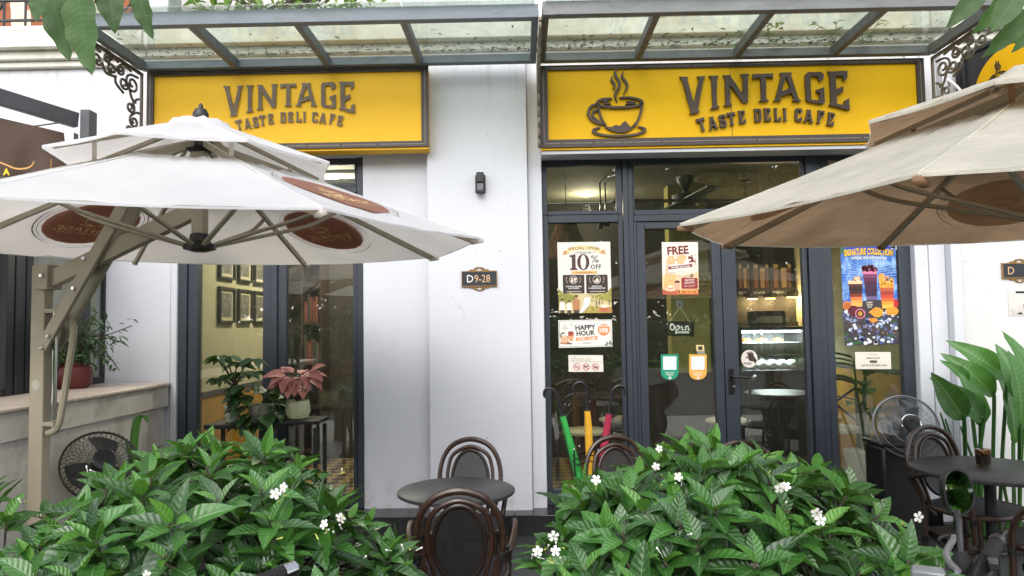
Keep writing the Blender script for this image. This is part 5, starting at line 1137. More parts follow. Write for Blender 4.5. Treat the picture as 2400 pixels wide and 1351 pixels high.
    MB().box(px - .28, px + .28, pyy - .28, pyy + .28, TZ + .001, TZ + .05).build('base_plate', M['satin'], t, bevel=.008)
    return t
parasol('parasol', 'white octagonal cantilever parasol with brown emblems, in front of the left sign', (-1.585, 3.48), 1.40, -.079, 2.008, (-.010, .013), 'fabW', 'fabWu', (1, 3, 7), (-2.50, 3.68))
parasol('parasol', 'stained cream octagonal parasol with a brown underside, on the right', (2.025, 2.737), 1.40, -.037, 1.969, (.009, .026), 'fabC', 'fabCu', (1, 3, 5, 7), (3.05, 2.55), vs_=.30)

# ------------------------------------------------------------------ cafe furniture
def tabletop_set(x, y, r, lab):
    t = thing('round_table', lab, 'table', (x, y, TZ), 'round black terrace tables')
    H = .70 if False else .705
    MB().lathe([(r - .012, H - .022), (r, H - .016), (r, H - .004), (r - .006, H)], 56, (x, y, TZ)).build('tabletop', M['ttop'], t)
    MB().lathe([(.03, .05), (.03, H - .03), (.09, H - .0225)], 16, (x, y, TZ)).build('column', M['satin'], t)
    for k in range(4):
        a = k * pi / 2 + .7; d = V((cos(a), sin(a), 0)); c = V((x, y, TZ))
        MB().tube(smooth([c + V((0, 0, .09)) + d * .02, c + V((0, 0, .06)) + d * .14, c + V((0, 0, .015)) + d * .26], 4), [.02] * 8 + [.014], 8).build('foot', M['satin'], t)
    return t
tabletop_set(-.345, 3.64, .295, 'round black table in front of the white pier, between two rattan chairs')
tabletop_set(.70, 3.62, .295, 'round black table mostly hidden behind the right jasmine bush')
tb = PZ(2318, 1098, .755); tabletop_set(tb.x, tb.y, .385, 'round black table at the right with a glass tumbler on it')
def rattan_chair():
    t = thing('rattan_chair', 'x', 'chair', (0, 0, 0), 'rattan bistro chairs on the terrace')
    tube = lambda n, P, r, m='rattan', k=5, closed=False, seg=9: MB().tube(smooth(P, k, closed), r, seg, closed).build(n, M[m], t)
    # seat
    sr = [(.225 * (abs(cos(a)) ** .75) * (1 if cos(a) > 0 else -1), .02 + .215 * (abs(sin(a)) ** .75) * (1 if sin(a) > 0 else -1), .44) for a in [k * 2 * pi / 32 for k in range(32)]]
    tube('seat_rim', sr, .017, 'rattan', 2, True)
    MB().prism([[(x * .97, y * .97 + .0006) for x, y, z in sr]], lambda x, y, d: V((x, y, d)), .432, .452).build('seat', M['seatw'], t)
    # back hoop
    hoop = [(-.165, -.20, .0), (-.165, -.20, .25), (-.150, -.205, .42), (-.165, -.225, .52), (-.198, -.245, .60), (-.203, -.262, .68), (-.175, -.278, .77), (-.11, -.292, .835), (0, -.298, .862)]
    hoop = hoop + [(-x, y, z) for x, y, z in hoop[-2::-1]]
    tube('back_hoop', hoop, .0155)
    inner = [(-.10, -.205, .40), (-.125, -.225, .52), (-.150, -.243, .62), (-.145, -.262, .71), (-.11, -.275, .78), (0, -.285, .820)]
    inner = inner + [(-x, y, z) for x, y, z in inner[-2::-1]]
    tube('inner_hoop', inner, .0125)
    oval = [(.122 * cos(a), -.248 - .065 * sin(a) * .55, .635 + .165 * sin(a)) for a in [k * 2 * pi / 24 for k in range(24)]]
    tube('panel_ring', oval, .011, 'rattanD', 2, True)
    MB().grid(lambda u, v: V((.12 * cos(u * 2 * pi) * v, -.248 - .036 * sin(u * 2 * pi) * v, .635 + .163 * sin(u * 2 * pi) * v)), 28, 3).build('mesh_panel', M['cane'], t, fix=False)
    for s_ in (-1, 1):
        tube('arm', [(s_ * .198, -.245, .60), (s_ * .235, -.20, .60), (s_ * .262, -.08, .635), (s_ * .268, .03, .65), (s_ * .26, .11, .62), (s_ * .245, .155, .54), (s_ * .235, .165, .44), (s_ * .23, .17, .3)], .0145)
        tube('leg', [(s_ * .195, .165, .44), (s_ * .20, .175, .22), (s_ * .205, .185, 0)], .0165)
        tube('back_brace', [(s_ * .20, -.25, .58), (s_ * .14, -.21, .42), (s_ * .08, -.20, .36)], .011)
        for (x, y, z, r) in ((.20, -.25, .585, .021), (.165, -.20, .23, .021), (.202, .176, .25, .022), (.232, .168, .42, .019), (.215, -.225, .60, .019)):
            mb = MB()
            for k in range(4): mb.lathe([(r * .86, -.004), (r, -.002), (r, .002), (r * .86, .004)], 12, (s_ * x, y, z - .014 + k * .0095))
            mb.build('binding', M['bind'], t)
    tube('stretcher', [(.19 * cos(a), -.01 + .185 * sin(a), .23) for a in [k * 2 * pi / 14 for k in range(14)]], .010, 'rattanD', 3, True)
    return t
RC = rattan_chair(); first = True
def pchair(x, y, deg, lab):
    global first
    o = RC if first else copy_tree(RC); first = False
    o.location = (x, y, TZ); o.rotation_euler.z = R_(deg); o.scale = (.87, .98, 1); o['label'] = lab; return o
h = PZ(1068, 1156, .905); pchair(h.x, h.y + .297, 2, 'rattan chair seen from behind in front of the left round table')
h = PZ(1099, 1032, .905); pchair(h.x, h.y - .297, 178, 'rattan chair against the white pier behind the left round table')
h = PZ(1600, 1150, .905); pchair(h.x, h.y + .25, -6, 'rattan chair seen from behind through the right jasmine bush')
h = PZ(1450, 1027, .905); pchair(h.x, h.y - .297, 186, 'rattan chair showing its brown hoop above the bush, beside the umbrella stand')
h = PZ(1705, 1040, .905); pchair(h.x, h.y - .29, 165, 'rattan chair almost hidden by the right bush, below the left door')
h = PZ(2198, 1000, .905); pchair(h.x + .0, h.y - .34, 200, 'rattan chair facing out behind the right table, next to the grey fan').scale = (1, 1, 1)
pchair(2.56, 3.50, 46, 'dark rattan chair cut off by the right edge, nearest the scooter')
tg = PZ(2305, 1092, .757); t = thing('glass_tumbler', 'small brown glass tumbler standing on the right table', 'glass', tg)
M['amber'] = glassmat('amber_glass', (.62, .50, .36), .07)
MB().lathe([(.036, 0), (.040, .085), (.043, .09), (.040, .092), (.036, .085), (.033, .008)], 22, tg).build('glass', M['amber'], t); MB().lathe([(.031, .009), (.034, .06)], 20, tg).build('drink', pbr('dark_coffee', '1e120c', .1), t)
# umbrella stand and umbrellas
us = PY(1380, 1050, 5.02); us.z = TZ
t = thing('umbrella_stand', 'black wire umbrella stand before the left pane', 'stand', us)
for z, r in ((.62, .12), (.58, .12), (.05, .11)): MB().tube([us + V((r * cos(a), r * sin(a) * .8, z + (.015 * cos(a * 4) if z > .5 else 0))) for a in [k * pi / 12 for k in range(24)]], .005, 5, True).build('ring', M['black'], t)
for k in range(4): a = k * pi / 2 + .5; MB().tube([us + V((.11 * cos(a), .09 * sin(a), 0)), us + V((.12 * cos(a), .096 * sin(a), .66))], .005, 5).build('post', M['black'], t); MB().lathe([(.002, -.009), (.009, 0), (.002, .009)], 8, us + V((.12 * cos(a), .096 * sin(a), .665))).build('knob', M['chrome'], t)
def brolly(lab, col, tip, top, hk):
    """tip: lower end, top: end of the cloth, hk: side the crook turns to"""
    t = thing('umbrella', lab, 'umbrella', tip, 'folded umbrellas in the stand'); d = (top - tip); L = d.length; d.normalize(); m = pbr('umbrella_cloth_' + col, col, .6, var=.12, scale=16, bump=.5, bscale=40)
    P = [tip + d * (L * k / 9) for k in range(10)]; r = [.006, .014, .02, .024, .027, .028, .030, .027, .025, .021]
    mb = MB().tube(P, r, 12); mb.v = [tuple(V(v) + V((random.uniform(-.003, .003), random.uniform(-.003, .003), 0))) for v in mb.v]; mb.build('cloth', m, t)
    a = top; s_ = V((hk, 0, 0)); up = d
    Q = [a - d * .01, a + d * .07, a + d * .15]; c = a + d * .15 + s_ * .045
    for k in range(1, 9): an = k * pi * 1.1 / 8; Q.append(c - s_ * .045 * cos(an) + d * .05 * sin(an))
    MB().tube(smooth(Q, 3), .010, 8).build('handle', M['black'], t); MB().lathe([(.014, -.012), (.016, .0), (.012, .014)], 10, a, d).build('ferrule', M['black'], t)
yb = 5.02
brolly('green folded umbrella leaning left in the wire stand', '2fa045', us + V((.03, 0, .06)), PY(1319, 976, yb), -1)
brolly('yellow folded umbrella upright in the middle of the wire stand', 'dca526', us + V((.02, -.03, .06)), PY(1377, 964, yb - .02), -1)
brolly('crimson folded umbrella leaning right in the wire stand', 'a92546', us + V((.0, .03, .06)), PY(1427, 971, yb + .03), 1)
# fans
def fan(lab, c, ax, r, cage, blade, hubm, foot, nw, mesh=False):
    t = thing('pedestal_fan', lab, 'fan', (foot[0], foot[1], TZ), 'pedestal fans'); c = V(c); n = V(ax).normalized(); fx = frame(c, n.cross(V((0, 0, 1))), n)
    P = lambda x, y, z: fx @ V((x, y, z))
    ring = lambda rr, z, w_: MB().tube([P(rr * cos(a), rr * sin(a), z) for a in [k * pi / 24 for k in range(48)]], w_, 6, True)
    ring(r, 0, .007).build('rim', cage, t); 
    mb = MB(); rg = [(r, 0), (r * .96, .045), (r * .75, .075), (r * .30, .09)]
    for k in range(nw):
        for sg in (1, -1):
            tw = .0 if not mesh else .35 * sg
            a = k * 2 * pi / nw; mb.tube([P(q * cos(a + tw * (1 - q / r)), q * sin(a + tw * (1 - q / r)), z * sg) for q, z in rg], .0013, 3)
            if mesh: mb.tube([P(q * cos(a - tw * (1 - q / r)), q * sin(a - tw * (1 - q / r)), z * sg) for q, z in rg], .0013, 3)
    for q, z in ((.90, .055), (.62, .083)): mb.v, mb.f, mb.mi = mb.v, mb.f, mb.mi; mb.tube([P(r * q * cos(a), r * q * sin(a), z) for a in [k * pi / 16 for k in range(32)]], .0014, 3, True)
    o = mb.build('guard_wires', cage, t, fix=False); o['kind'] = 'stuff'
    MB().lathe([(r * .30, -.006), (r * .30, .006), (r * .24, .012), (r * .1, .014)], 24, P(0, 0, .088), n).build('badge_cap', hubm, t); MB().tube([P(r * .29 * cos(a), r * .29 * sin(a), .095) for a in [k * pi / 14 for k in range(28)]], .004, 6, True).build('badge_ring', M['chrome'] if not mesh else hubm, t)
    for k in range(3):
        a0 = k * 2.094
        MB().grid(lambda u, v: P((.05 + v * (r * .86 - .05)) * cos(a0 + (u - .5) * (1.25 - .2 * v) + v * .35), (.05 + v * (r * .86 - .05)) * sin(a0 + (u - .5) * (1.25 - .2 * v) + v * .35), (u - .5) * .05), 6, 6).build('blade', blade, t, fix=False)
    MB().lathe([(.055, -.22), (.07, -.17), (.065, -.09), (.04, -.06), (.03, .05)], 18, c, n).build('motor', hubm, t)
    b = P(0, 0, -.15); MB().tube([(foot[0], foot[1], TZ + .03), (foot[0], foot[1], b.z - .12), tuple(b)], .016, 8).build('stand', hubm, t); MB().lathe([(.19, 0), (.19, .015), (.06, .035), (.02, .05)], 28, (foot[0], foot[1], TZ)).build('base', hubm, t)
    return t
M['fanw'] = pbr('grey_wire', '7d8084', .35, .5); M['fanb'] = pbr('black_wire', '1d1a19', .5); M['blade'] = glassmat('smoky_blade', (.38, .40, .42), .06); M['bladeb'] = pbr('black_blade', '2a2b2b', .45)
fc = PY(236, 1092, 4.25); fan('black mesh pedestal fan tilted upwards beside the low white wall on the left', fc, (.62, -.62, .5), .212, M['fanb'], M['bladeb'], M['hub'], (fc.x - .12, fc.y + .12), 44, True)
fc = PY(2124, 1000, 4.85); fan('grey pedestal fan with smoky blades in front of the right pane', fc, (-.12, -.9, .30), .206, M['fanw'], M['blade'], M['hub'], (fc.x + .02, fc.y + .2), 84)
bn = thing('black_bin', 'tall black bin standing under the grey fan', 'bin', PY(2100, 1200, 4.95))
bx = PY(2100, 1100, 4.95); MB().box(bx.x - .15, bx.x + .12, 4.82, 5.08, TZ, PY(2100, 1048, 4.82).z).build('body', M['black'], bn, bevel=.02); MB().box(bx.x - .16, bx.x + .13, 4.81, 5.09, PY(2100, 1048, 4.82).z + .001, PY(2100, 1038, 4.82).z).build('lid', M['hub'], bn, bevel=.01)

# ------------------------------------------------------------------ left side: low wall, neighbour's glazing, red pot
WX0, WX1 = -3.235, -2.745; wz = PY(375, 898, 5.4).z
lw_ = thing('low_wall', 'stained white low wall with a marble cap running out from the cafe front', 'wall', (WX1, 4, TZ))
y = 5.49
for L_ in (1.15, .95, .85, .8):
    MB().box(WX0 - .3, WX1 + .035, y - L_ + .002, y, wz - .032, wz).build('cap_slab', M['marble'], lw_, bevel=.012); y -= L_
ye = y
MB().box(WX0 - .3, WX1 + .012, ye + .02, 5.488, wz - .185, wz - .033).build('apron', M['lowwall'], lw_, bevel=.004); MB().box(WX0 - .3, WX1 - .012, ye + .04, 5.487, TZ, wz - .186).build('body', M['lowwall'], lw_)
nb = thing('neighbour_glazing', 'dark framed side glazing of the neighbouring shop above the low wall', 'shopfront', (WX0, 4.4, wz))
GX = WX0 - .01
zt_n = 2.52
for (y0, y1, m) in ((5.20, 5.29, 'frame'), (4.60, 4.66, 'frame2'), (4.50, 4.585, 'frame2'), (4.42, 4.485, 'frame2'), (3.2, 3.3, 'frame2')): MB().box(GX - .04, GX + .02, y0, y1, wz + .001, zt_n).build('post', M[m], nb, bevel=.004)
MB().box(GX - .03, GX + .012, 3.0, 5.49, wz + .001, wz + .05).build('sill_bar', M['frame2'], nb); MB().box(GX - .015, GX - .008, 3.0, 5.495, wz + .051, zt_n).build('pane', M['glass'], nb)
MB().box(GX - .02, GX + .01, 5.478, 5.496, wz + .001, zt_n).build('corner_strip', M['black'], nb)
ns = thing('neighbour_room', 'dim olive interior behind the neighbouring glazing at the left edge', 'room', (-5.5, 4.4, TZ))
MB().box(-7, -6.9, 2.5, 5.49, TZ, 2.5).build('wall', M['beige'], ns); MB().box(-6.9, GX - .06, 5.45, 5.49, TZ, 2.5).build('wall', M['beige'], ns); MB().box(-7, GX - .06, 2.5, 5.49, 2.53, 2.58).build('ceiling', M['ceil'], ns); MB().box(-7, GX - .35, 2.5, 5.49, TZ - .01, TZ + .02).build('floor', M['tile'], ns); MB().box(-5.2, -4.6, 4.9, 5.4, TZ + .03, 2.2).build('cabinet', M['wood'], ns)
hd = thing('hanging_ornament', 'gold paper knot ornament hanging inside the neighbouring glass', 'ornament', (GX - .05, 4.95, 2.1)); oc = PY(136, 668, 4.8)
mb = lambda pts, r=.006: MB().tube([(GX - .06, 4.93 + a, oc.z + b) for a, b in pts], r, 6, True).build('loop', M['brass'], hd)
for s_ in (-1, 1):
    mb([(s_ * .045 + .04 * cos(a), .04 * sin(a)) for a in [k * pi / 8 for k in range(16)]]); mb([(s_ * .04 + .022 * cos(a), .05 + .022 * sin(a)) for a in [k * pi / 8 for k in range(16)]])
MB().tube([(GX - .06, 4.93, oc.z + .9), (GX - .06, 4.93, oc.z - .12)], .003, 5).build('cord', M['brass'], hd); MB().lathe([(.03, -.36), (.012, -.12), (.008, -.1)], 10, (GX - .06, 4.93, oc.z)).build('tassel', pbr('ochre_tassel', 'b07a34', .8), hd)
# red pot with a small leaved shrub
rc_ = PY(172, 905, 5.0); rc_.z = wz
t = thing('potted_shrub', 'dark small leaved shrub in a squat red pot on the marble cap', 'potted plant', rc_)
M['redpot'] = pbr('red_glazed_pot', '622826', .45, var=.12)
MB().lathe([(.088, 0), (.115, .03), (.122, .10), (.112, .15), (.08, .165), (.08, .185), (.07, .185), (.07, .16)], 28, rc_).build('pot', M['redpot'], t)
mb = MB(); sp = []
for i in range(34):
    a = random.uniform(0, 6.3); e = rc_ + V((random.gauss(.03, .12), random.gauss(0, .1), random.uniform(.22, .55))); MB().tube([rc_ + V((.02 * cos(a), .02 * sin(a), .15)), (rc_ + e) / 2 + V((random.gauss(0, .03), 0, .13)), e], .004, 4).build('branch', M['bark'], t)
    for k in range(15): f_ = random.uniform(.35, 1.05); sp.append((rc_ + (e - rc_) * f_ + V((random.gauss(0, .02), random.gauss(0, .02), .03)), V((random.gauss(.15, .8), random.gauss(-.2, .7), random.gauss(-.1, .5)))))
for i in range(4):
    e = rc_ + V((random.uniform(.22, .33), random.uniform(-.1, .1), random.uniform(.1, .42))); MB().tube(smooth([rc_ + V((0, 0, .2)), rc_ + V((.12, 0, .36)), e], 4), .003, 4).build('branch', M['bark'], t)
    for k in range(16): f_ = k / 16; sp.append((rc_ + V((.08, 0, .30)) + (e - rc_ - V((.08, 0, .30))) * f_, V((random.gauss(.5, .5), random.gauss(-.2, .5), random.gauss(.1, .5)))))
scatter_leaves(mb, sp, .052, .36); tag(mb.build('foliage', M['leafS'], t, fix=False), kind='stuff')
ad = thing('shop_awning', 'brown rolled awning hanging under a dark steel beam at the left edge', 'awning', (-3.3, 5, 2.8))
b0_, b1_ = PY(180, 283, 5.24), PY(-120, 192, 4.55)
M['dsteel'] = pbr('dark_grey_steel', '4a4c50', .5, var=.1, dirt='3a3836', dscale=6)
MB().beam(b0_, b1_, .06, .11).build('beam', M['dsteel'], ad, bevel=.004)
MB().box(-3.27, -3.20, 5.19, 5.29, zt_n + .002, PY(180, 262, 5.24).z).build('post', M['dsteel'], ad, bevel=.004); MB().box(-3.27, -3.20, 3.4, 3.46, zt_n + .001, 3.2).build('post', M['dsteel'], ad)
M['tarp'] = pbr('brown_tarpaulin', '5c4a3e', .5, var=.12, scale=5); 
ta, tb_ = PY(150, 312, 5.16), PY(-160, 238, 4.5); tc = V((-3.28, 5.14, 2.35)); td = V((-3.62, 4.2, 2.35))
MB().grid(lambda u, v: (ta * (1 - u) * (1 - v) + tb_ * u * (1 - v) + tc * (1 - u) * v + td * u * v) + V((1, -.3, 0)) * (.035 * sin(u * 9 + v * 3.5) * (.1 + .6 * v) + .012 * sin(u * 23 - v * 5) * v), 40, 12).build('tarpaulin', M['tarp'], ad, fix=False)
F = Flat(lambda x, y, d=0: PY(x, y, 4.62) + V((0, -d, 0)))
F.line([(-30, 370), (10, 385), (40, 396), (70, 392), (80, 378)], [2, 4, 4, 2], M['brass']); F.text('A', 15, 410, 14, cm('e0b820'), 2, .05); F.build('lettering', ad)
MB().tube([PY(75, 297, 5.1), PY(140, 288, 5.16)], .006, 6).build('cable', M['chrome'], ad); MB().box(-3.3, -3.26, 5.1, 5.16, 2.95, 3.04).build('clamp', M['chrome'], ad)
# strap leaved plant by the left fan
sl_ = thing('strap_leaf_plant', 'strap leaved plant with one folded leaf beside the black fan', 'plant', PY(330, 1150, 4.7)); sl_.location.z = TZ
for pts, w_ in (([(313, 1120), (314, 1040), (322, 985), (338, 973), (345, 990)], .030), ([(345, 1110), (360, 1060), (385, 1043), (412, 1046)], .012), ([(306, 1090), (300, 1060), (296, 1030)], .014), ([(118, 1120), (122, 1085), (140, 1063)], .012)):
    P = [PY(a, b, 4.72) for a, b in pts]; P = [V((P[0].x, 4.72, TZ))] + P; P = smooth(P, 6); n = len(P); mb = MB(); vs = []; uv = []
    for i, p in enumerate(P):
        k = w_ * (1 - .8 * (i / n) ** 4); vs += [p + V((-k, .0, 0)), p + V((0, -.012, 0)), p + V((k, 0, 0))]; uv += [(0, i / n), (.5, i / n), (1, i / n)]
    mb.add(vs, [(i * 3 + c, i * 3 + c + 1, i * 3 + c + 4, i * 3 + c + 3) for i in range(n - 1) for c in (0, 1)], uv); mb.build('leaf', M['leafB'], sl_, fix=False)
# broad leaved clump at the right wall
bc = thing('broad_leaf_plant', 'clump of tall broad green leaves against the right wall', 'plant', PY(2320, 1180, 4.9)); bc.location.z = TZ
blf = [leafmesh('broad_leaf', M['leafB'], 1, .50, .16, .3, 4, 12, .8, .012), leafmesh('broad_leaf', M['leafB'], 1, .44, .22, .5, 4, 12, .8, .016)]
for (bx_, by_, tx_, ty_, y_, base) in ((2305, 990, 2240, 895, 4.7, 2265), (2260, 985, 2205, 892, 4.6, 2262), (2298, 1000, 2290, 895, 4.75, 2297), (2270, 900, 2242, 850, 4.9, 2305), (2330, 930, 2262, 838, 4.95, 2320), (2360, 890, 2278, 805, 5.0, 2335), (2400, 950, 2375, 830, 4.8, 2380), (2390, 1010, 2415, 840, 4.65, 2385), (2420, 980, 2440, 800, 4.8, 2410), (2375, 1040, 2400, 900, 5.0, 2372)):
    p, q_ = PY(bx_, by_, y_), PY(tx_, ty_, y_ - .08); d = q_ - p; foot = PY(base, 1150, 4.95 + random.uniform(-.1, .15)); foot.z = TZ
    MB().tube(smooth([foot, (foot + p) / 2 + V((0, 0, .05)), p, p + d * .1], 4), [.012] * 9 + [.007] * 4, 6).build('stem', M['leafB'], bc)
    put(random.choice(blf), 'leaf', bc, frame(p - V(bc.location), d.cross(V((random.uniform(-.4, .4), -1, .2))), d.cross(d.cross(V((random.uniform(-.4, .4), -1, .2)))) * -1) @ Matrix.Scale(d.length * 1.05, 4))
for i in range(14):
    x = random.uniform(2.95, 4.0); y_ = random.uniform(4.75, 5.2); hh = random.uniform(.35, .95); MB().tube([(x, y_, TZ), (x + random.uniform(-.05, .05), y_, TZ + hh * .6), (x + random.uniform(-.08, .08), y_, TZ + hh)], [.014, .011, .006], 6).build('stem', M['leafB'], bc)
MB().box(2.85, 5, 4.7, 5.3, TZ + .001, TZ + .04).build('soil', M['soil'], bc)

# ------------------------------------------------------------------ jasmine bushes
LV = [leafmesh('jasmine_leaf', M['leaf'], 1, .50, .20, .22), leafmesh('jasmine_leaf', M['leaf'], 1, .46, .24, .34), leafmesh('jasmine_leaf', M['leaf'], 1, .50, .14, .10), leafmesh('jasmine_leaf', M['leaf'], 1, .44, .28, .15)]
LD = [leafmesh('dark_jasmine_leaf', M['leafD'], 1, .40, .18, .25), leafmesh('dark_jasmine_leaf', M['leafD'], 1, .37, .22, .38)]
LO = [leafmesh('old_jasmine_leaf', M['leafO'], 1, .38, .3, .3)]
LY = [leafmesh('young_jasmine_leaf', M['leafY'], 1, .42, .25, .2), leafmesh('young_jasmine_leaf', M['leafY'], 1, .36, .4, .1)]
pm = MB()
for k in range(5):
    a = k * 2 * pi / 5; d = V((cos(a), sin(a), 0)); s_ = V((-d.y, d.x, 0)); pm.add([d * .1, d * .45 + s_ * .34 + V((0, 0, .06)), d * .85 + s_ * .44, d * 1.05 + s_ * .12 + V((0, 0, -.06)), d * .95 - s_ * .22, d * .45 - s_ * .24 + V((0, 0, .0))], [(0, 1, 2, 3, 4, 5)])
petals = pm.mesh('petals', M['petal']); fl_t = MB().tube([(0, 0, -1.0), (0, 0, -.1)], [.06, .12], 6).mesh('flower_tube', M['budg']); budm = MB().tube([(0, 0, 0), (0, 0, .8), (0, 0, 1.1), (0, 0, 1.3)], [.08, .1, .17, .03], 6).mesh('bud', M['budg']); budw = MB().tube([(0, 0, 0), (0, 0, .8), (0, 0, 1.1), (0, 0, 1.35)], [.06, .08, .2, .03], 6).mesh('bud', M['petal'])
def bush(name, label, xr, yr_, prof, ncl, flowers, seed, nparts=296, grp='jasmine bushes along the terrace edge', low=.45, gap=None):
    random.seed(seed)
    x0, x1 = xr; y0, y1 = yr_; xc, yc = (x0 + x1) / 2, (y0 + y1) / 2
    t = thing(name, label, 'bush', (xc, yc, TZ), grp)
    def top(x):
        u = (x - x0) / (x1 - x0) * (len(prof) - 1); i = max(0, min(len(prof) - 2, int(u))); return prof[i] + (prof[i + 1] - prof[i]) * (u - i)
    forks = []
    for i in range(5):
        bx_ = xc + (i - 2) * (x1 - x0) * .13; f = V((xc + (i - 2) * (x1 - x0) * .2 + random.uniform(-.05, .05), yc + random.uniform(-.12, .15), .55 + random.uniform(-.1, .12)))
        MB().tube(smooth([(bx_, yc + random.uniform(-.05, .05), TZ), (bx_ + random.uniform(-.04, .04), yc, .3), f], 4), [.022] * 5 + [.016] * 4, 7).build('branch', M['bark'], t); forks.append(f)
    cl_ = []; tries = 0
    while len(cl_) < ncl and tries < 9000:
        tries += 1
        u, v = random.random(), random.random(); x = x0 + u * (x1 - x0); y = y0 + v * (y1 - y0)
        ed = (1 - abs(2 * u - 1) ** 4) * (1 - abs(2 * v - 1) ** 3 * .8)
        tp = top(x) * (.80 + .20 * ed) - .10 * (1 - v) ** 2
        z = tp - (random.random() ** 2.0) * (tp - low) * (1.0 if v < .55 else .5)
        if gap and gap(x, y, z): continue
        p = V((x, y, z))
        if any((p - q_[0]).length < .074 for q_ in cl_): continue
        out = V(((x - xc) / (x1 - x0) * 1.4, (y - yc) / (y1 - y0) * 1.3 - .55, .5 + 1.3 * (z / tp) ** 3)).normalized()
        cl_.append((p, out, tp - z))
    leaves = []
    for p, out, dep in cl_:
        f = min(forks, key=lambda q_: (q_ - p).length); mid = (f + p) / 2 + V((random.gauss(0, .04), random.gauss(0, .04), .02))
        MB().tube(smooth([f, mid, p - out * .03, p + out * .01], 3), [.006] * 4 + [.0035] * 6, 5).build('twig', M['bark'], t)
        ax = (out + V((random.gauss(0, .25), random.gauss(0, .25), random.gauss(0, .2)))).normalized(); b1 = ax.cross(V((.3, .9, .1))).normalized(); b2 = ax.cross(b1); ph = random.uniform(0, 6.3)
        n = random.randint(7, 10)
        for k in range(n):
            lay = k / n; a = ph + k * 2.4; el = R_(12 + 50 * lay ** 1.5 + random.gauss(0, 10)); d = (b1 * cos(a) + b2 * sin(a)) * cos(el) + ax * sin(el)
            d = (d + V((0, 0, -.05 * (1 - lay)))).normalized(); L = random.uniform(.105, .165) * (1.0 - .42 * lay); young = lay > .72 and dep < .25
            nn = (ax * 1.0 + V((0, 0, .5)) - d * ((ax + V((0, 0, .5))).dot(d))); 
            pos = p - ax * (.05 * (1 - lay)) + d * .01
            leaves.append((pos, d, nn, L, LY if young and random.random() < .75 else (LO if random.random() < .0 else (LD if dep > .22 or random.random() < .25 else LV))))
    def score(l):
        c = l[0] + l[1] * l[3] * .5; return l[3] / c.length * (1.2 if c.z > .75 else .5) + .02 * c.z - .02 * c.y
    leaves.sort(key=score, reverse=True)
    rest = MB(); restm = [M['leaf'], M['leafD'], M['leafY'], M['leafO']]
    for i, (p, d, nn, L, kind) in enumerate(leaves):
        mw = frame(p, d.cross(nn), nn) ; me = random.choice(kind)
        mw = mw @ Matrix.Rotation(0, 4, 'Z')
        S_ = Matrix.Diagonal((L * random.uniform(.9, 1.12), L, L, 1))
        if i < nparts: put(me, 'leaf', t, Matrix.Translation(-V(t.location)) @ mw @ S_)
        else:
            rest.k = 0 if kind is LV else (1 if kind is LD else (2 if kind is LY else 3)); m2 = mw @ S_; ul = me.uv_layers[0].data; b = len(rest.v); uvs = [None] * len(me.vertices)
            for lp in me.loops: uvs[lp.vertex_index] = tuple(ul[lp.index].uv)
            rest.add([m2 @ v.co for v in me.vertices], [tuple(pl_.vertices) for pl_ in me.polygons], uvs)
    if rest.v: tag(rest.build('foliage', restm, t, fix=False), kind='stuff')
    def flower(p, d, s_, parent=t):
        mw = Matrix.Translation(-V(t.location)) @ frame(p, V((1, .2, .1)), d) @ Matrix.Rotation(random.uniform(0, 6), 4, 'Z') @ Matrix.Scale(s_, 4)
        o = put(petals, 'flower', t, mw); e = bpy.data.objects.new('flower_tube', fl_t); COL.objects.link(e); e.parent = o
    for px, py, y, n in flowers:
        p = PY(px, py, y)
        for k in range(n):
            flower(p + V((random.gauss(0, .02) if n > 1 else 0, random.gauss(0, .012), random.gauss(0, .016) if n > 1 else 0)), V((random.gauss(0, .45), -1, .35 + random.gauss(0, .3))), random.uniform(.012, .0155))
        for k in range(random.randint(1, 4)):
            d = V((random.gauss(0, .5), -.4 + random.gauss(0, .3), .5 + random.gauss(0, .3))); put(random.choice([budm, budw]), 'bud', t, Matrix.Translation(-V(t.location)) @ frame(p + V((random.gauss(0, .02), .015, -.03)), V((1, 0, 0)), d) @ Matrix.Scale(.015, 4))
    return t
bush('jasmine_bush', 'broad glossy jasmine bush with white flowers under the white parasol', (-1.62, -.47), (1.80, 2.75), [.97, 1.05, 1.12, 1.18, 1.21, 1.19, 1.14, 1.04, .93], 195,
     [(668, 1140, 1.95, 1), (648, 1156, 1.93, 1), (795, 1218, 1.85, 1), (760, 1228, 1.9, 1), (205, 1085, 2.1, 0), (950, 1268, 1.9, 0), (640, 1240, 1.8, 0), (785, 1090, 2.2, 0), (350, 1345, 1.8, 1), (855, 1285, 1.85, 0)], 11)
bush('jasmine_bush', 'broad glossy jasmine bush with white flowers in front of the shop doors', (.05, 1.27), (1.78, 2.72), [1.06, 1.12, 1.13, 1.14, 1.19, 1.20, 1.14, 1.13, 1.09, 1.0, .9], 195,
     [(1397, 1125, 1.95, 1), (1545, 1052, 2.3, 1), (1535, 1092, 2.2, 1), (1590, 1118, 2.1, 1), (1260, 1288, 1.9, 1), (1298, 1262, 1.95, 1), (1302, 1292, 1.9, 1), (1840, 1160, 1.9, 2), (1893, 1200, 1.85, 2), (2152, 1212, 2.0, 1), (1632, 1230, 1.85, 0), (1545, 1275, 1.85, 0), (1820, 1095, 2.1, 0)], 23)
bush('jasmine_bush', 'small dark jasmine bush at the bottom left corner beside the parasol pole', (-2.25, -1.60), (1.95, 2.75), [.95, 1.08, 1.05, .9], 26, [(50, 1160, 2.2, 0)], 31, nparts=200)

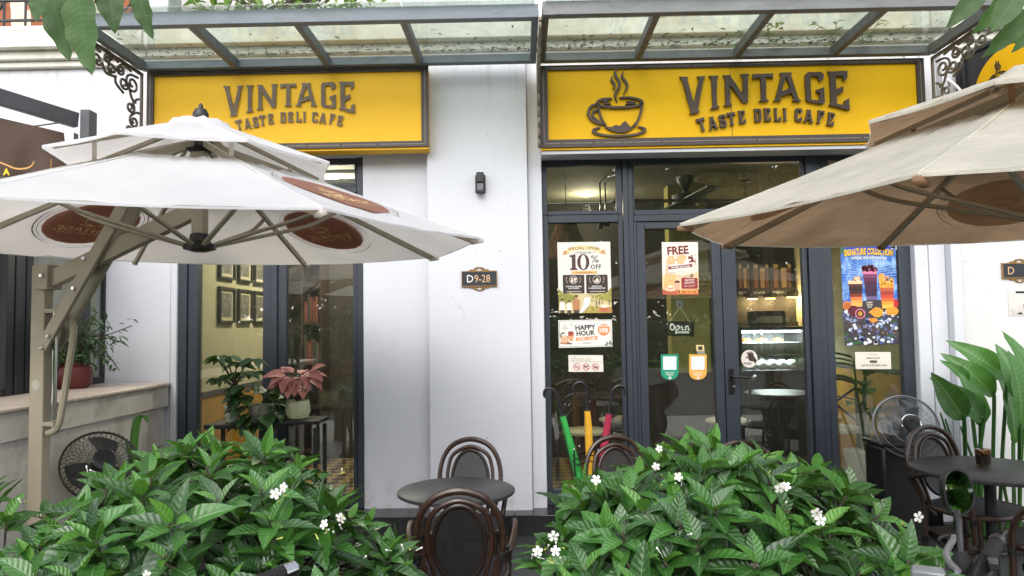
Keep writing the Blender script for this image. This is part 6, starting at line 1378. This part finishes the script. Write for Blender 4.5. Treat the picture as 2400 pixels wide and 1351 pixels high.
# ------------------------------------------------------------------ mango leaves hanging into the view
def mango(label, specs, trunk, seed):
    random.seed(seed); t = thing('mango_tree', label, 'tree', trunk)
    MB().tube(smooth([trunk, trunk + V((.05, 0, 2.2)), trunk + V((-.05, .1, 4.3))], 5), [.09] * 6 + [.06] * 5, 12).build('trunk', M['bark'], t)
    tp = trunk + V((-.05, .1, 4.2)); lm = [leafmesh('mango_leaf', M['leafM'], 1, .28, .2, .1, 4, 14, .8, .035), leafmesh('mango_leaf', M['leafM'], 1, .26, .3, .2, 4, 14, .8, .04)]
    for (bx_, by_, tx_, ty_, y, wd) in specs:
        p, q_ = PY(bx_, by_, y), PY(tx_, ty_, y); d = q_ - p; L = d.length; m = lm[random.randrange(2)]
        nn = V((random.uniform(-.5, .5), -1, .1)); nn = nn - d.normalized() * nn.dot(d.normalized()); wreal = wd * 1.3 / FPX * y
        put(m, 'leaf', t, Matrix.Translation(-V(t.location)) @ frame(p, d.cross(nn), nn) @ Matrix.Diagonal((wreal / .22, L, L * .6, 1)))
        top = p + V((random.uniform(-.1, .1), random.uniform(-.05, .15), .55))
        MB().tube(smooth([tp, (tp + top) / 2 + V((0, 0, .12)), top, p + V((0, 0, .02)), p], 4), [.014] * 5 + [.006] * 6 + [.002] * 6, 5).build('twig', M['bark'], t)
mango('mango tree branch with long leaves hanging into the top left corner', [(98, -30, 80, 50, 1.75, 34), (112, -60, 152, 140, 1.8, 58), (180, -40, 205, 172, 1.72, 62), (225, -10, 260, 62, 1.85, 13), (255, -40, 268, 76, 1.8, 34), (318, -40, 352, 90, 1.78, 34), (135, -90, 195, 60, 1.9, 50), (285, -30, 288, 8, 1.9, 10)], V((-2.6, 1.0, -.1)), 4)
mango('mango tree branch with long leaves hanging into the top right corner', [(2312, -30, 2222, 62, 1.95, 30), (2385, -30, 2290, 78, 2.0, 34), (2390, -20, 2325, 72, 1.9, 36), (2420, 20, 2316, 132, 1.95, 34), (2440, 40, 2380, 120, 2.1, 26)], V((3.4, 1.2, -.1)), 6)

# ------------------------------------------------------------------ scooters at the kerb
M['scoot'] = pbr('black_scooter_plastic', '0d0e10', .4, var=.1, spec=.35); M['scootw'] = pbr('white_scooter_panel', 'b8bac6', .3); M['mirror'] = G('mirror_glass'); M['mirror'] = M['mirror'].out(M['mirror'].n('BsdfGlossy', {0: (.85, .88, .86), 1: .02}).outputs[0]); M['rubber'] = pbr('rubber', '0c0c0c', .8, bump=.4, bscale=160)
def scooter(mirror=True):
    t = thing('motor_scooter', 'x', 'scooter', (0, 0, 0), 'scooters parked at the kerb')     # local: forward +Y, right +X
    for y, n in ((.62, 'front_wheel'), (-.62, 'rear_wheel')):
        wp = MB().tube([(0, y + .205 * cos(a), .245 + .205 * sin(a)) for a in [k * pi / 14 for k in range(28)]], .042, 10, True).build(n, M['rubber'], t)
        MB().lathe([(.17, -.02), (.17, .02), (.05, .03), (.05, -.03)], 20, (0, y, .245), (1, 0, 0)).build('rim', M['satin'], wp)
    MB().tube([(0, .62, .25), (0, .46, .62), (0, .36, .95)], .03, 10).build('steering_column', M['satin'], t)
    MB().prism([[(-.17, .28), (-.20, .6), (-.14, .9), (.14, .9), (.20, .6), (.17, .28)]], lambda x, z, d: V((x, .50 - (z - .3) * .26 + d - abs(x) * .5, z)), 0, .02).build('leg_shield', M['scoot'], t, bevel=.008)
    MB().prism([[(.72, .40), (.60, .52), (.48, .50), (.42, .42), (.5, .44), (.62, .46)]], lambda y, z, d: V((d, y, z)), -.06, .06).build('front_fender', M['scoot'], t, bevel=.01)
    MB().box(-.16, .16, -.32, .46, .24, .29).build('footboard', M['scoot'], t, bevel=.015)
    MB().prism([[(-.30, .29), (-.18, .68), (-.55, .76), (-.95, .78), (-.98, .62), (-.6, .34)]], lambda y, z, d: V((d, y, z)), -.14, .14).build('body', M['scoot'], t, bevel=.04)
    MB().prism([[(-.16, .69), (-.2, .76), (-.5, .79), (-.92, .83), (-.95, .79), (-.55, .765)]], lambda y, z, d: V((d, y, z)), -.13, .13).build('seat', M['rubber'], t, bevel=.02)
    # headset
    MB().prism([[(-.17, .30), (-.13, .42), (0, .47), (.13, .42), (.17, .30), (.1, .24), (-.1, .24)]], lambda x, y, d: V((x, y, 1.0 + d - abs(x) * .15)), -.04, .05).build('headset_cowl', M['scoot'], t, bevel=.02)
    MB().prism([[(.02, .30), (.06, .40), (.14, .39), (.17, .35), (.09, .345)]], lambda x, y, d: V((x, y, 1.052 + d - x * .15)), -.004, .004).build('cowl_stripe', M['scootw'], t)
    MB().box(-.07, .07, .30, .40, 1.05, 1.06).build('dashboard', M['satin'], t, bevel=.01)
    MB().box(.10, .15, .395, .465, 1.02, 1.05).build('fluid_reservoir', M['frost'], t, bevel=.006)
    for s_ in (-1, 1):
        MB().tube([(s_ * .12, .34, 1.02), (s_ * .22, .31, 1.05)], .026, 12).build('switch_housing', M['scoot'], t); MB().box(s_ * .17 - .02, s_ * .17 + .02, .29, .31, 1.055, 1.075).build('switch', M['satin'], t, bevel=.003)
        gp = [(s_ * (.22 + k * .017), .31 - k * .004, 1.05 + k * .0015) for k in range(9)]
        MB().tube(gp, [.0175 + .0012 * (k % 2) for k in range(9)], 14).build('grip', M['rubber'], t); MB().tube([(s_ * .357, .278, 1.062), (s_ * .385, .271, 1.064), (s_ * .392, .269, 1.0645)], [.019, .019, .012], 14).build('bar_end', M['black'] if mirror else M['chrome'], t)
        if mirror: MB().tube(smooth([(s_ * .15, .37, 1.045), (s_ * .22, .39, 1.055), (s_ * .31, .375, 1.065), (s_ * .345, .365, 1.068)], 4), [.008] * 9 + [.007] * 3 + [.011], 8).build('brake_lever', pbr('grey_lever', '8f9092', .35, .6) if s_ > 0 else M['satin'], t)
    if mirror:
        MB().tube(smooth([(.2, .36, 1.04), (.208, .36, 1.08), (.235, .36, 1.13), (.262, .362, 1.155)], 4), .0075, 8).build('mirror_stem', M['black'], t); MB().lathe([(.022, 0), (.020, .03), (.012, .045)], 12, (.2, .36, 1.03)).build('mirror_boot', M['rubber'], t)
        c = V((.28, .356, 1.20)); nrm = V((-.92, -.38, .14)).normalized(); fm = frame(c, nrm.cross(V((0, 0, 1))) * -1, nrm)
        ms_ = .64; out_ = [(-.030, -.085), (.020, -.080), (.052, -.035), (.055, .02), (.035, .072), (-.01, .088), (-.046, .06), (-.055, .0), (-.048, -.05)]
        sm_ = [(p.x * ms_, p.y * ms_) for p in smooth(out_, 4, True)]
        mo = MB(); mo.prism([sm_], lambda x, y, d: fm @ V((x, y, d)), -.012, .004); mo.prism([[(x * .8, y * .8) for x, y in sm_]], lambda x, y, d: fm @ V((x, y, d)), -.035, -.0125)
        mo = mo.build('mirror', M['black'], t, bevel=.006); MB().prism([[(x * .88, y * .9) for x, y in sm_]], lambda x, y, d: fm @ V((x, y, d)), .0045, .006).build('mirror_glass', M['mirror'], mo)
    return t
def park(t, px, py, y, deg, lab):
    p = PY(px, py, y); a = R_(deg); e = V((.385, .271, 1.064)); r = V((e.x * cos(a) - e.y * sin(a), e.x * sin(a) + e.y * cos(a), 0))
    t.rotation_euler.z = a; t.location = (p.x - r.x, p.y - r.y, p.z - e.z); t['label'] = lab
    return t
park(scooter(), 2338, 1268, 1.85, 62, 'black motor scooter with a round cornered mirror at the bottom right corner')
park(scooter(False), 690, 1334, 1.6, 66, 'black scooter grip with a chrome bar end, poking in under the left bush')

# ------------------------------------------------------------------ across the road: what the glass reflects
random.seed(99)
def crown(name, c, r, n, L, m, par):
    mb = MB(); sp = []
    for i in range(n):
        d = V((random.gauss(0, 1), random.gauss(0, 1), random.gauss(0, 1))).normalized(); k = random.random() ** .35; p = V(c) + V((d.x * r[0], d.y * r[1], d.z * r[2])) * k * (.85 + .25 * sin(d.x * 7 + d.z * 5)); sp.append((p, d + V((random.gauss(0, .8), random.gauss(0, .8), random.gauss(-.3, .6)))))
    scatter_leaves(mb, sp, L, .45); return tag(mb.build(name, m, par, fix=False), kind='stuff' )
mb = MB(); sp = [(V((random.uniform(-16, 16), -15.2 + random.gauss(0, .35), random.uniform(.05, 1.7))), V((random.gauss(0, 1), random.gauss(.4, .8), random.gauss(.2, .7)))) for i in range(9000)]
scatter_leaves(mb, sp, .3, .5); o = mb.build('hedge', M['leafD'], None, fix=False); tag(o, 'long clipped hedge across the road, reflected in the shop glass', 'hedge', kind='stuff')
for i, (x, y, hgt, r) in enumerate(((-19, -31, 12, 5.4), (-9.5, -32, 13, 5.6), (.5, -30.5, 12, 5.2), (10, -32, 13.5, 5.8), (20, -31, 12, 5.4))):
    t = thing('street_tree', f'{("first", "second", "third", "fourth", "fifth")[i]} leafy tree from the left across the road, reflected in the glass', 'tree', (x, y, 0), 'trees across the road')
    MB().tube(smooth([(x, y, 0), (x + .1, y, hgt * .3), (x - .1, y + .1, hgt * .7)], 4), [.22] * 5 + [.12] * 4, 10).build('trunk', M['bark'], t); crown('crown', (x, y, hgt * .6), (r, r * .9, hgt * .42), 5200, .8, M['leafD'], t)
mb = MB(); sp = [(V((random.uniform(-30, 30), -34 + random.gauss(0, .6), random.uniform(0, 13))), V((random.gauss(0, 1), random.gauss(.5, .8), random.gauss(0, .7)))) for i in range(15000)]
scatter_leaves(mb, sp, 1.1, .55); o = mb.build('shrub_belt', M['leafD'], None, fix=False); tag(o, 'dense belt of dark shrubs behind the hedge across the road', 'shrubs', kind='stuff')
def car():
    x0, y0 = -5.9, -4.6
    t = thing('parked_car', 'dark car parked on the road, reflected in the left window', 'car', (x0, y0, -.1)); mp_ = pbr('dark_blue_car_paint', '14161c', .15, coat=1.0); gp_ = pbr('car_glass', '0c1012', .05, spec=.8)
    prof = [(-2.2, .35), (-2.25, .75), (-2.15, 1.0), (-1.6, 1.05), (-.2, 1.1), (.95, 1.05), (1.7, .95), (2.15, .78), (2.22, .4)]
    MB().prism([prof], lambda x, z, d: V((x0 + x, y0 + d, z - .1)), -.88, .88).build('body', mp_, t, bevel=.08)
    cab = [(-1.75, 1.06), (-1.35, 1.5), (-.9, 1.62), (.1, 1.62), (.55, 1.5), (1.15, 1.06)]
    MB().prism([cab], lambda x, z, d: V((x0 + x, y0 + d * (1 - (z - 1.06) * .28), z - .1)), -.82, .82).build('cabin', mp_, t, bevel=.05)
    for d in (-1, 1):
        MB().prism([[(-1.5, 1.1), (-1.2, 1.47), (-.42, 1.54), (-.42, 1.1)]], lambda x, z, q: V((x0 + x, y0 + d * (.832 * (1 - (z - 1.06) * .28) + q), z - .1)), 0, .01).build('window', gp_, t); MB().prism([[(-.36, 1.1), (-.36, 1.54), (.1, 1.53), (.48, 1.43), (.98, 1.1)]], lambda x, z, q: V((x0 + x, y0 + d * (.832 * (1 - (z - 1.06) * .28) + q), z - .1)), 0, .01).build('window', gp_, t)
        for x in (-1.4, 1.4):
            wp = MB().tube([(x0 + x + .26 * cos(a), y0 + d * .8, .225 + .26 * sin(a)) for a in [k * pi / 12 for k in range(24)]], .085, 10, True).build('wheel', M['rubber'], t); MB().lathe([(.2, -.02), (.2, .06), (.06, .08)], 18, (x0 + x, y0 + d * .8, .225), (0, d, 0)).build('rim', M['chrome'], wp)
        MB().box(x0 - 1.6, x0 + 1.2, y0 + d * .885 - .006, y0 + d * .885 + .006, .95, .965).build('trim_strip', M['chrome'], t)
    MB().prism([[(.6, 1.48), (1.14, 1.08), (1.13, 1.06), (.56, 1.46)]], lambda x, z, d: V((x0 + x + .015, y0 + d, z - .09)), -.68, .68).build('windscreen', gp_, t)
    MB().box(x0 + 2.15, x0 + 2.23, y0 + .45, y0 + .8, .6, .72).build('headlight', M['frost'], t); MB().box(x0 + 2.15, x0 + 2.23, y0 - .8, y0 - .45, .6, .72).build('headlight', M['frost'], t)
car()
